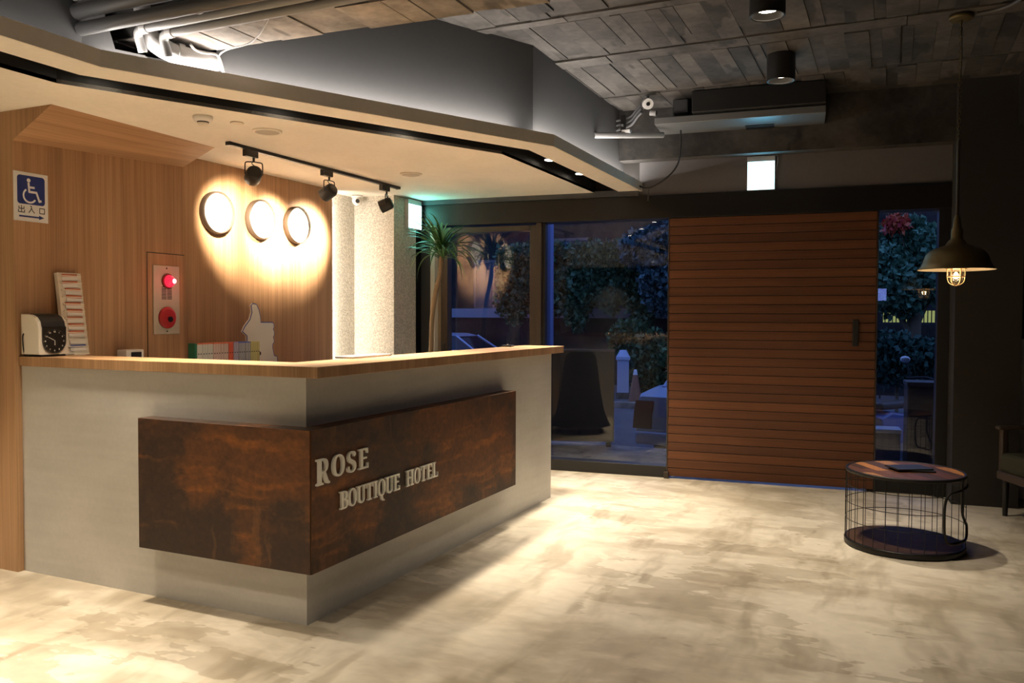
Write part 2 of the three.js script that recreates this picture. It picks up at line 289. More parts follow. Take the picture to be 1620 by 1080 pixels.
// ---------------------------------------------------------------- reception back walls
{
  // oak volume on the left, its right side flares to the ceiling
  const x0 = -6.5, pr = (y1, xt) => [[x0, 0], [-4.296, 0], [-4.296, y1], [xt, HC], [x0, HC]];
  const A = pr(2.33, -3.98), B = pr(2.383, -4.022), za = -2.955, zb = -4.14, pos = [], tri = (a, b, c) => pos.push(...a, ...b, ...c), P = (p, z) => [p[0], p[1], z];
  for (let i = 1; i < 4; i++) { const j = i + 1; tri(P(A[i], za), P(B[i], zb), P(B[j], zb)); tri(P(A[i], za), P(B[j], zb), P(A[j], za)); }
  const fan = (Q, z, flip) => { for (const [a, b, c] of [[0, 1, 2], [0, 2, 4], [2, 3, 4]]) flip ? tri(P(Q[a], z), P(Q[c], z), P(Q[b], z)) : tri(P(Q[a], z), P(Q[b], z), P(Q[c], z)); };
  fan(A, za, false); fan(B, zb, true);
  const fix = new THREE.BufferGeometry(); fix.setAttribute('position', new THREE.Float32BufferAttribute(pos, 3)); fix.computeVertexNormals();
  // side faces wind outwards: check against +x and swap if needed
  const w = struct('wall_oak', mapUV(fix), M.oak, 'oak veneered wall block beside the reception counter'); w.material = M.oak.clone(); w.material.side = THREE.DoubleSide;
  part('access_panel', rspan(-4.297, -4.2925, 0.4, 1.795, -4.137, -3.835, 0.001, false, [0.013, 0.3]), M.oak, w);
  part('joint', merge([span(-4.298, -4.2955, 0.39, 1.80, -3.835, -3.831), span(-4.298, -4.2955, 1.795, 1.80, -4.14, -3.831)]), M.black, w);
  struct('wall_clock', rspan(-4.48, -4.42, 0, HC, -5.92, -4.12, 0.001), M.oak, 'oak veneered wall behind the three clocks');
  struct('wall_concrete', span(-4.66, -4.53, 0, HC, -6.6, -4.1), M.gravel, 'speckled washed concrete wall in the lit recess');
  struct('column', span(-4.62, -4.1, 0, HC, -6.78, -6.4), M.gravel, 'speckled washed concrete column in the corner by the glass', 'column');
  struct('wall_corner', span(-6.7, -4.5, 0, 3.3, -7.05, -6.5), M.darkWall, 'dark wall closing the far corner');
  struct('wall_reception', span(-6.7, -4.68, 0, 3.3, -6.6, -4.0), M.darkWall, 'hidden wall behind the oak panels');
  // LED strip in the recess, behind the end of the oak wall
  const t = group('recess_light', 'vertical light strip hidden behind the end of the oak clock wall', 'light', [-4.455, 0, -5.93]);
  part('channel', span(-0.02, 0.02, 0.15, 2.45, -0.002, 0.009), M.white, t); part('led_strip', span(-0.008, 0.008, 0.16, 2.44, -0.005, -0.002), glow(3, 2.7, 2.2), t);
  area(t, lin(1, 0.88, 0.72), POWER.strip, 0.016, 2.28, [0, 1.3, -0.008], [-4.455 - 0.45, 1.3, -5.938 - 0.9]);
}

// ---------------------------------------------------------------- glass front
const turnedPane = (parent, s0, s1, y0, y1, o, a, mat = M.glass) => { const m = part('pane', box(s1 - s0, y1 - y0, 0.006), mat, parent); m.position.set((s0 + s1) / 2, (y0 + y1) / 2, o); m.rotation.y = a; return m; };
const gw = (name, geo, mat, label, cat) => onWall(struct(name, geo, mat, label, cat));
gw('trim', rspan(-4.6, 0.42, 2.25, 2.448, -0.16, 0.03, 0.003), M.header, 'black steel header over the entrance glass', 'trim');
gw('trim', span(-4.6, -2.02, 2.448, 2.50, -0.16, 0.06), M.bluePanel, 'grey shadow trim between soffit and header', 'trim');
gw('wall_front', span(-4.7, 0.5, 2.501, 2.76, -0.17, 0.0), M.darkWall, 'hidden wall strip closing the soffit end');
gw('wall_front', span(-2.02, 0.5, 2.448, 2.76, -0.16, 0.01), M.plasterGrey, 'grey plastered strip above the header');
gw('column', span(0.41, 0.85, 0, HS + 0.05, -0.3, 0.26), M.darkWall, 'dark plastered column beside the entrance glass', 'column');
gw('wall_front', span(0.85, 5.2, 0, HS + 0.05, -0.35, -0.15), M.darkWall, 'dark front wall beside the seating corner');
gw('trim', rspan(0.85, 2.6, 0.0, 1.24, -0.15, -0.12, 0.002), M.ceilWhite, 'pale lower panel on the front wall past the column', 'trim');
{
  const door = onWall(group('door_1', 'bronze framed glass door leaf behind the plant', 'door')); door.userData.kind = 'structure';
  part('door_frame', merge([rspan(-3.92, -3.85, 0.02, 2.235, -0.12, -0.015, 0.003), rspan(-3.03, -2.965, 0.02, 2.235, -0.12, -0.015, 0.003), rspan(-3.85, -3.03, 2.185, 2.235, -0.12, -0.015, 0.003), rspan(-3.85, -3.03, 0.02, 0.12, -0.12, -0.015, 0.003)]), M.bronze, door);
  turnedPane(door, -3.852, -3.028, 0.10, 2.20, -0.06, -WALL_TURN);
  part('door_lock', rspan(-3.90, -3.875, 0.98, 1.14, -0.02, 0.003, 0.003), M.black, door);
  const w = onWall(group('window_1', 'large fixed glass pane between the counter end and the wooden door', 'window')); w.userData.kind = 'structure';
  part('window_frame', merge([rspan(-2.965, -2.915, 0, 2.25, -0.1, 0.0, 0.003)]), M.bronze, w);
  part('window_frame', rspan(-2.915, -2.885, 0, 2.25, -0.1, -0.03, 0.003), M.black, w);
  part('window_sill', rspan(-2.885, -1.765, 0, 0.10, -0.15, -0.01, 0.004), M.black, w);
  turnedPane(w, -2.90, -1.70, 0.09, 2.26, -0.08, -WALL_TURN, M.glassSoft);
  const w2 = onWall(group('window_2', 'narrow fixed glass pane right of the wooden door', 'window')); w2.userData.kind = 'structure';
  part('window_frame', merge([rspan(0.325, 0.41, 0, 2.25, -0.1, 0.02, 0.003), rspan(-0.16, -0.11, 0, 2.25, -0.12, -0.03, 0.003)]), M.black, w2);
  part('window_sill', rspan(-0.11, 0.325, 0, 0.10, -0.12, -0.02, 0.004), M.black, w2);
  turnedPane(w2, -0.13, 0.34, 0.09, 2.26, -0.07, -0.075);
  const w3 = onWall(group('window_3', 'metal side panel and jamb left of the door leaf', 'window')); w3.userData.kind = 'structure';
  part('side_panel', rspan(-4.13, -4.0, 0, 2.25, -0.1, -0.02, 0.003), M.bluePanel, w3);
  part('window_frame', rspan(-4.3, -4.13, 0, 2.25, -0.12, -0.05, 0.003), M.black, w3);
  part('jamb', rspan(-4.0, -3.955, 0, 2.25, -0.09, 0.05, 0.003), M.jamb, w3);
  part('door_frame', rspan(-3.955, -3.92, 0, 2.25, -0.1, -0.03, 0.003), M.tan, w3);
}
{ // sliding door of thirty boards
  const d = onWall(group('wooden_door', 'wide wooden sliding door of horizontal boards in front of the glass', 'door'));
  const r = rngOf(77), h = 2.232 / 30, geos = [0, 1, 2].map((k) => rspan(-1.755, -0.114, 0.0025, h - 0.0025, -0.022, 0.0, 0.003, true, [k * 0.37, k * 0.61]));
  const mats = [0, 1, 2, 3, 4].map((k) => S({ map: turned(oakMap, 1.0, 2.0), color: lin(0.36 - k * 0.018, 0.20 - k * 0.011, 0.108 - k * 0.006), roughness: 0.55 }));
  part('backing', span(-1.758, -0.111, 0.02, 2.248, -0.034, -0.02), M.black, d);
  for (let k = 0; k < 30; k++) { const m = part('slat', geos[k % 3], mats[Math.floor(r() * 5)], d); m.position.set(0, 0.018 + k * h, r() * 0.003); }
  part('edge_strip', merge([rspan(-1.768, -1.756, 0.02, 2.25, -0.035, 0.004, 0.001), rspan(-0.113, -0.101, 0.02, 2.25, -0.035, 0.004, 0.001)]), M.bronze, d);
  part('handle', merge([rspan(-0.286, -0.240, 1.17, 1.385, 0.02, 0.032, 0.004), rspan(-0.275, -0.25, 1.19, 1.21, -0.002, 0.022, 0.002), rspan(-0.275, -0.25, 1.345, 1.365, -0.002, 0.022, 0.002)]), M.black, d);
  part('floor_guide', rspan(-1.785, -1.745, 0.0, 0.06, -0.03, 0.03, 0.004), M.bronze, d);
}

// ---------------------------------------------------------------- reception counter
const CX = -2.378, CZ = -2.99, LR = 2.949;
{
  const c = group('reception_counter', 'pale grey L-shaped reception counter body wrapped with a rusted steel panel', 'counter');
  part('body', prism([[CX, CZ], [CX, CZ - LR], [CX - 0.24, CZ - LR], [CX - 0.24, CZ - 0.22], [-4.294, CZ - 0.22], [-4.294, CZ]], 0, 1.121), M.laminate, c);
  const p = 0.092, y0 = 0.2676, y1 = 0.9007;
  part('rust_panel', rspan(CX - 0.941, CX + p, y0, y1, CZ, CZ + p, 0.003), M.rust, c);
  const side = part('rust_panel', merge([rspan(CX, CX + p + 0.003, y0, y1, CZ - 2.077, CZ - 0.0005, 0.001, false, [0.4, 0.2]), span(CX + p - 0.001, CX + p + 0.003, y0 + 0.0005, y1 - 0.0005, CZ - 0.002, CZ + p - 0.006, false, [0.4, 0.2])]), M.rust, c);
  const font = await new FontLoader().loadAsync('fonts/droid/droid_serif_bold.typeface.json');
  const line = (text, zs, ze, y, cap, first) => {
    const mk = (ch) => { const g = new TextGeometry(ch, { font, size: 1, depth: 0.1, curveSegments: 5 }); g.computeBoundingBox(); return g; };
    const bb = (g) => g.boundingBox.max.x - g.boundingBox.min.x, H = mk('H').boundingBox.max.y, k = cap / H, sq = first ? 1.0 : 0.83;
    const gs = [...text].map((ch) => (ch === ' ' ? null : mk(ch))), spaces = gs.filter((g) => !g).length, sw = cap * 0.75;
    const gap = (zs - ze - spaces * sw - gs.reduce((t, g) => t + (g ? bb(g) * k * sq : 0), 0)) / (gs.length - 1 - spaces * 1);
    let at = 0;
    gs.forEach((g, i) => {
      if (!g) { at += sw - gap; return; }
      const w = bb(g) * k * sq, big = first && i === 0 ? 1.2 : 1; g.translate(-g.boundingBox.min.x, 0, 0); g.scale(k * sq, k * big, 0.11).rotateY(Math.PI / 2);
      const m = part('letter', g, M.letter, side); m.position.set(CX + p + 0.003, y - (big > 1 ? cap * 0.2 : 0), zs - at); at += w + gap;
    });
  };
  line('ROSE', -2.93, -3.325, 0.672, 0.097, true);
  line('BOUTIQUE HOTEL', -3.10, -4.0, 0.513, 0.083, false);
  single('countertop', 'light oak L-shaped worktop lying on the reception counter', 'worktop',
    mapUV(prism([[-2.304, -2.975], [-2.304, -6.008], [-2.64, -6.008], [-2.64, -3.24], [-4.294, -3.24], [-4.294, -2.975]], 1.121, 1.172, 0.002), false), M.oakTop);
  const b = group('back_cabinet', 'low oak cabinet along the clock wall behind the counter', 'cabinet', [-4.18, 0, -5.0]);
  part('carcass', span(-0.235, 0.22, 0.02, 0.92, -0.8, 0.8), M.oak, b); part('top', rspan(-0.235, 0.24, 0.92, 0.95, -0.82, 0.82, 0.003), M.oakTop, b);
  for (let k = 0; k < 4; k++) { const d = part('door', rspan(0.22, 0.238, 0.06, 0.91, -0.797 + k * 0.4, -0.403 + k * 0.4, 0.002), M.oak, b); part('handle', rspan(0.238, 0.25, 0.7, 0.82, -0.44 + k * 0.4, -0.43 + k * 0.4, 0.002), M.black, d); }
}

// ---------------------------------------------------------------- things on the counter
{ // time clock
  const t = group('time_clock', 'white punch clock with a black dial on the counter end', 'time clock', [-4.285, 1.172, -3.075]);
  const prof = [[0, 0.012], [0.145, 0.012], [0.145, 0.155], [0.135, 0.19], [0.115, 0.213], [0.085, 0.226], [0.05, 0.23], [0, 0.23]];
  part('housing', extrude(prof, 0.162, 0.006).translate(0, 0, -0.075), M.cream, t);
  part('base', rspan(0.004, 0.138, 0, 0.013, -0.068, 0.08, 0.003), M.black, t);
  const cv = document.createElement('canvas'); cv.width = 256; cv.height = 288; const x = cv.getContext('2d');
  x.fillStyle = '#141312'; x.fillRect(0, 0, 256, 288); x.fillStyle = '#d8d2c4'; x.font = 'bold 22px sans-serif'; x.textAlign = 'center'; x.textBaseline = 'middle';
  for (let k = 1; k <= 12; k++) { const a = k * Math.PI / 6; x.fillText(String(k), 128 + Math.sin(a) * 92, 150 - Math.cos(a) * 92); }
  for (let k = 0; k < 60; k++) { const a = k * Math.PI / 30; x.fillRect(127 + Math.sin(a) * 112, 149 - Math.cos(a) * 112, k % 5 ? 2 : 4, k % 5 ? 2 : 4); }
  const ct = new THREE.CanvasTexture(cv); ct.colorSpace = THREE.SRGBColorSpace;
  const dm = S({ map: ct, roughness: 0.25 }), shp = new THREE.Shape(); shp.moveTo(-0.070, 0.075); shp.lineTo(-0.070, 0); shp.absarc(0, 0, 0.070, Math.PI, 2 * Math.PI, false); shp.lineTo(0.070, 0.075); shp.closePath();
  const dg = new THREE.ExtrudeGeometry(shp, { depth: 0.004, bevelEnabled: false, curveSegments: 24 }); { const p = dg.attributes.position, uv = dg.attributes.uv; for (let i = 0; i < p.count; i++) uv.setXY(i, (p.getX(i) + 0.075) / 0.150, (p.getY(i) + 0.080) / 0.160); }
  dg.rotateY(Math.PI / 2).translate(0.147, 0.087, 0.006);
  const dial = part('dial', dg, dm, t);
  part('hand', rod([0.1535, 0.087, 0.006], [0.1535, 0.106, 0.044], 0.0012, 6), M.white, dial); part('hand', rod([0.1535, 0.087, 0.006], [0.1535, 0.062, 0.006], 0.0016, 6), M.white, dial);
  const cov = [[0.146, 0.158], [0.137, 0.192], [0.117, 0.2155], [0.087, 0.2285], [0.05, 0.2325], [0.05, 0.229], [0.084, 0.225], [0.113, 0.211], [0.133, 0.188], [0.142, 0.158]];
  part('card_slot_cover', extrude(cov, 0.140).translate(0, 0, -0.064), M.black, t);
  part('power_cord', tube([[0.02, 0.17, -0.085], [0.045, 0.17, -0.100], [0.06, 0.11, -0.108], [0.05, 0.04, -0.104], [0.03, 0.012, -0.09]], 0.0035, 24, 6), M.black, t);
  part('power_cord', tube([[0.02, 0.13, 0.085], [0.025, 0.11, 0.10], [0.025, 0.05, 0.098], [0.02, 0.012, 0.088]], 0.0035, 20, 6), M.black, t);
}
{ // card rack leaning on the oak wall
  const t = group('card_rack', 'tall leaning beige rack filled with white time cards', 'card rack', [-4.20, 1.172, -3.262]);
  const inner = new THREE.Group(); inner.rotation.z = 0.14; t.add(inner); inner.name = 'rack';
  part('frame', rspan(-0.03, 0, 0, 0.47, -0.075, 0.075, 0.003), M.cream, inner);
  const org = S({ color: lin(0.55, 0.10, 0.02), roughness: 0.6 }), blue = S({ color: lin(0.05, 0.09, 0.4), roughness: 0.6 });
  const r = rngOf(5);
  for (let k = 0; k < 11; k++) {
    const y = 0.02 + k * 0.0405, c = part('time_card', rbox(0.003, 0.032, 0.10, 0.001, 0.004, y + 0.018, -0.004 + (r() - 0.5) * 0.006), M.white, inner);
    c.rotation.x = (r() - 0.5) * 0.05;
    if (k !== 1) part('stripe', rbox(0.0035, 0.013 + r() * 0.004, 0.098, 0.0008, 0.0046, y + 0.029, -0.004), k === 0 ? blue : org, c);
  }
  part('pocket_edge', merge(Array.from({ length: 12 }, (_, k) => rspan(0, 0.008, 0.003 + k * 0.0405, 0.009 + k * 0.0405, -0.07, 0.062, 0.001))), M.cream, inner);
}
{
  const t = group('card_reader', 'small white desk box with a dark slot behind the worktop', 'box', [-4.19, 1.025, -3.62]);
  part('body', rspan(-0.05, 0.03, 0, 0.165, -0.065, 0.065, 0.006), M.white, t); part('slot', rspan(0.028, 0.033, 0.115, 0.15, -0.045, 0.03, 0.002), M.black, t);
  const s = group('side_shelf', 'narrow oak shelf fixed to the oak wall block behind the counter', 'shelf', [-4.19, 1.0, -3.7]);
  part('board', rspan(-0.104, 0.1, 0, 0.025, -0.22, 0.2, 0.002), M.oakTop, s); part('bracket', rspan(-0.106, 0.06, -0.2, 0, -0.01, 0.01, 0.002), M.black, s);
  const k = group('desk_pad', 'thin grey tablet lying at the inner edge of the worktop', 'tablet', [-2.655, 1.172, -3.82], 0.05);
  part('body', rspan(-0.05, 0.07, 0, 0.012, -0.2, 0.19, 0.004), S({ color: lin(0.45, 0.43, 0.44), roughness: 0.3, metalness: 0.5 }), k); part('edge', rspan(-0.05, 0.07, 0.002, 0.009, -0.205, -0.19, 0.002), M.black, k);
  const q = group('pen_tray', 'small black pen tray near the far end of the worktop', 'tray', [-2.62, 1.172, -5.66], 0.2);
  part('tray', rspan(-0.04, 0.04, 0, 0.012, -0.05, 0.05, 0.003), M.black, q); part('pen', rod([-0.01, 0.016, -0.045], [0.005, 0.016, 0.045], 0.004, 8), M.tan, q);
}
{ // row of slim box files, one object each
  const r = rngOf(41), cols = [], N = 26;
  for (let k = 0; k < N; k++) cols.push(k === 0 ? 'green' : k < 7 ? 'white' : k < 13 ? 'pink' : k < 15 ? 'red' : k < 17 ? 'lilac' : k < 22 ? 'grey' : 'yellow');
  const C = { green: [0.02, 0.14, 0.07], white: [0.5, 0.49, 0.48], pink: [0.47, 0.36, 0.34], red: [0.55, 0.09, 0.04], lilac: [0.3, 0.28, 0.38], grey: [0.30, 0.30, 0.33], yellow: [0.42, 0.38, 0.16] };
  const T = { green: [0.02, 0.14, 0.07], white: [0.62, 0.14, 0.07], pink: [0.62, 0.13, 0.06], red: [0.62, 0.1, 0.04], lilac: [0.3, 0.2, 0.4], grey: [0.07, 0.1, 0.45], yellow: [0.45, 0.42, 0.18] };
  const mats = {}, where = { green: 'first', white: 'left part', pink: 'second quarter', red: 'middle', lilac: 'middle', grey: 'right half', yellow: 'right end' };
  const word = { white: 'white spined box file with an orange top', pink: 'pale pink spined box file with an orange top', red: 'red spined box file', lilac: 'lilac spined box file', grey: 'grey spined box file with a blue top', yellow: 'yellow spined box file' };
  for (const k in C) mats[k] = [S({ color: lin(...C[k]), roughness: 0.5 }), S({ color: lin(...T[k]), roughness: 0.5 })];
  const body = rspan(-0.055, 0, 0, 0.262, -0.0105, 0.0105, 0.001), top = rspan(-0.054, 0.0005, 0.262, 0.27, -0.0105, 0.0105, 0.0008), label = rspan(-0.001, 0.0008, 0.15, 0.24, -0.006, 0.006, 0.0004), dot = new THREE.CylinderGeometry(0.004, 0.004, 0.002, 10).rotateZ(Math.PI / 2).translate(0.001, 0.20, 0);
  let z = -3.94; const first = {};
  for (let k = 0; k < N; k++) {
    const c = cols[k]; z -= 0.0232;
    const ord = ['first', 'second', 'third', 'fourth', 'fifth', 'sixth', 'seventh'], nth = cols.slice(0, k).filter((a) => a === c).length, same = cols.filter((a) => a === c).length, lab = c === 'green' ? 'dark green box file at the start of the row behind the counter' : ord[nth] + ' ' + word[c] + ' counted from the green one';
    let o;
    if (first[c]) { o = first[c].clone(); o.name = numbered('box_file'); scene.add(o); o.position.set(-4.02 - r() * 0.004, 0.95, z); } else {
      o = group('box_file', lab, 'box file', [-4.02, 0.95, z], 0); first[c] = o;
      part('spine', body, mats[c][0], o); part('top_edge', top, mats[c][1], o); if (c !== 'green') { part('finger_hole', dot, M.black, o); }
    }
    o.userData = { label: lab, category: 'box file', group: same > 1 ? c + ' box files behind the counter' : 'box files behind the counter' };
  }
}
{ // thumbs-up cut-out stand (a code printed on it is left out)
  const t = group('thumb_sign', 'white thumbs-up cut-out sign with a blue outline by the box files', 'sign', [-4.20, 0.953, -4.735], Math.PI / 2);
  const pts0 = [[-0.10, 0], [-0.10, 0.30], [-0.135, 0.33], [-0.115, 0.37], [-0.075, 0.42], [-0.06, 0.47], [-0.066, 0.52], [-0.05, 0.535], [-0.02, 0.53], [0, 0.49], [0.012, 0.44], [0.012, 0.40], [0.11, 0.40], [0.125, 0.385], [0.125, 0.36], [0.118, 0.345], [0.127, 0.33], [0.127, 0.30], [0.118, 0.285], [0.125, 0.27], [0.125, 0.245], [0.113, 0.23], [0.112, 0.21], [0.125, 0.15], [0.15, 0.14], [0.155, 0.07], [0.14, 0]], pts = pts0.map(([x, y]) => [x * 1.3, y]);
  const inset = (p, d) => p.map(([x, y], i) => { const a = p[(i + p.length - 1) % p.length], b = p[(i + 1) % p.length]; let nx = -(b[1] - a[1]), ny = b[0] - a[0]; const l = Math.hypot(nx, ny); return [x - (nx / l) * d, y - (ny / l) * d]; });
  part('board', extrude(pts, 0.012), M.white, t);
  part('outline', extrude(pts, 0.0015).translate(0, 0, 0.012), S({ color: lin(0.08, 0.11, 0.35), roughness: 0.5 }), t, 'blue outline');
  part('face', extrude(inset(pts, 0.008), 0.0012).translate(0, 0, 0.0135), M.white, t);
  part('hole', new THREE.CylinderGeometry(0.015, 0.015, 0.002, 20).rotateX(Math.PI / 2).translate(0.0, 0.17, 0.0155), M.black, t);
  part('stand', rspan(-0.05, 0.05, 0, 0.25, -0.09, 0, 0.003), M.white, t);
}

// ---------------------------------------------------------------- on the oak walls
{
  const cv = document.createElement('canvas'); cv.width = 400; cv.height = 530; const x = cv.getContext('2d');
  x.fillStyle = '#dfe0e2'; x.fillRect(0, 0, 400, 530); x.fillStyle = '#1b2f7a'; x.beginPath(); x.roundRect(38, 34, 324, 312, 34); x.fill();
  x.strokeStyle = x.fillStyle = '#e4e6ea'; x.lineWidth = 24; x.lineJoin = 'round'; x.lineCap = 'butt';
  x.beginPath(); x.arc(172, 84, 22, 0, 7); x.fill();
  x.beginPath(); x.moveTo(170, 108); x.lineTo(178, 208); x.lineTo(262, 208); x.lineTo(296, 302); x.lineTo(322, 292); x.stroke();
  x.beginPath(); x.moveTo(174, 158); x.lineTo(242, 158); x.stroke();
  x.lineWidth = 20; x.beginPath(); x.arc(184, 250, 74, -2.15, 0.55, true); x.stroke();
  x.strokeStyle = '#2a2c33'; x.lineWidth = 9; const ln = (...p) => { x.beginPath(); p.forEach(([a, b], i) => (i ? x.lineTo(a, b) : x.moveTo(a, b))); x.stroke(); };
  ln([85, 362], [85, 436]); ln([56, 372], [56, 398], [114, 398], [114, 372]); ln([50, 408], [50, 436], [120, 436], [120, 408]);
  ln([186, 364], [202, 364], [202, 384]); ln([202, 380], [190, 410], [168, 436]); ln([202, 384], [214, 412], [238, 436]);
  x.strokeRect(298, 376, 58, 56);
  x.fillStyle = '#1b2f7a'; x.fillRect(56, 470, 240, 18); x.beginPath(); x.moveTo(290, 455); x.lineTo(352, 479); x.lineTo(290, 503); x.fill();
  const ct = new THREE.CanvasTexture(cv); ct.colorSpace = THREE.SRGBColorSpace;
  const t = group('access_sign', 'white plate with a blue wheelchair symbol and an arrow', 'sign', [-4.2955, 2.04, -3.057], Math.PI / 2);
  part('plate', rspan(-0.1, 0.1, -0.133, 0.133, 0, 0.004, 0.001), M.white, t); part('print', new THREE.PlaneGeometry(0.198, 0.264).translate(0, 0, 0.0045), S({ map: ct, roughness: 0.5 }), t);
}
{ // fire alarm panel
  const t = group('fire_alarm_panel', 'white fire alarm panel with a glowing red lamp and red button', 'fire alarm', [-4.2925, 1.497, -3.98], Math.PI / 2);
  const slots = []; for (const sx of [-1, 1]) for (let k = 0; k < 9; k++) slots.push(rspan(sx > 0 ? 0.003 : -0.042, sx > 0 ? 0.042 : -0.003, 0.005 + k * 0.0095, 0.010 + k * 0.0095, 0.006, 0.0085, 0.0005));
  part('plate', rspan(-0.106, 0.106, -0.222, 0.222, 0, 0.008, 0.003), S({ color: lin(0.5, 0.46, 0.38), roughness: 0.5 }), t);
  part('speaker_slots', merge(slots), M.black, t);
  const ringg = lathe([[0, 0], [0.047, 0], [0.047, 0.012], [0.044, 0.016], [0, 0.016]], 32).rotateX(Math.PI / 2).translate(0.005, 0.122, 0.008);
  part('lamp_base', ringg, M.red, t);
  const dome = part('alarm_lamp', new THREE.SphereGeometry(0.04, 24, 12, 0, Math.PI * 2, 0, Math.PI / 2).rotateX(Math.PI / 2).translate(0.005, 0.122, 0.022), S({ color: lin(0.4, 0.01, 0.03), emissive: lin(0.7, 0.02, 0.06), roughness: 0.3 }), t);
  part('lamp_core', new THREE.SphereGeometry(0.016, 14, 10).translate(0.014, 0.122, 0.056), glow(4, 1.3, 1.6), dome);
  const pl = new THREE.PointLight(lin(1, 0.1, 0.12), 0.02, 0, 2); pl.position.set(0.014, 0.122, 0.11); pl.castShadow = true; t.add(pl);
  part('call_point', lathe([[0, 0], [0.07, 0], [0.07, 0.008], [0.062, 0.016], [0.05, 0.018], [0.02, 0.018], [0, 0.016]], 40).rotateX(Math.PI / 2).translate(0, -0.115, 0.008), M.red, t);
  part('call_button', new THREE.CylinderGeometry(0.018, 0.018, 0.01, 24).rotateX(Math.PI / 2).translate(0.01, -0.125, 0.027), M.black, t);
  for (const y of [-0.203, 0.205]) part('screw', new THREE.CylinderGeometry(0.005, 0.005, 0.003, 12).rotateX(Math.PI / 2).translate(0, y, 0.009), M.black, t);
}
{ // three round clocks
  const proto = group('wall_clock', 'round white wall clock nearest the fire alarm', 'clock', [-4.42, 2.131, -4.545], Math.PI / 2, 'clocks in a row on the oak wall');
  part('rim', lathe([[0.138, 0.002], [0.15, 0.002], [0.152, 0.025], [0.15, 0.046], [0.143, 0.05], [0.138, 0.046], [0.138, 0.002]], 64).rotateX(Math.PI / 2), M.walnut, proto);
  const f = part('face', new THREE.CylinderGeometry(0.139, 0.139, 0.02, 64).rotateX(Math.PI / 2).translate(0, 0, 0.02), M.clockFace, proto);
  const tick = []; for (let k = 0; k < 12; k++) tick.push(rbox(0.004, 0.014, 0.001, 0.0004, 0, 0.122, 0.0305).rotateZ(k * Math.PI / 6));
  part('hour_marks', merge(tick), M.tan, f);
  const h1 = part('hour_hand', rbox(0.007, 0.08, 0.002, 0.0008, 0, 0.034, 0.033), M.tan, proto), h2 = part('minute_hand', rbox(0.005, 0.115, 0.002, 0.0008, 0, 0.05, 0.036), M.tan, proto);
  h1.rotation.z = -1.9; h2.rotation.z = 1.15;
  for (const [z, a, b, lab] of [[-4.996, 0.7, -2.2, 'round white wall clock in the middle of the three'], [-5.426, 2.4, 1.4, 'round white wall clock nearest the concrete recess']]) {
    const c = proto.clone(); c.name = numbered('wall_clock'); scene.add(c); c.position.z = z; c.userData = { ...proto.userData, label: lab };
    c.children.find((k) => k.name === 'hour_hand').rotation.z = a; c.children.find((k) => k.name === 'minute_hand').rotation.z = b;
  }
}
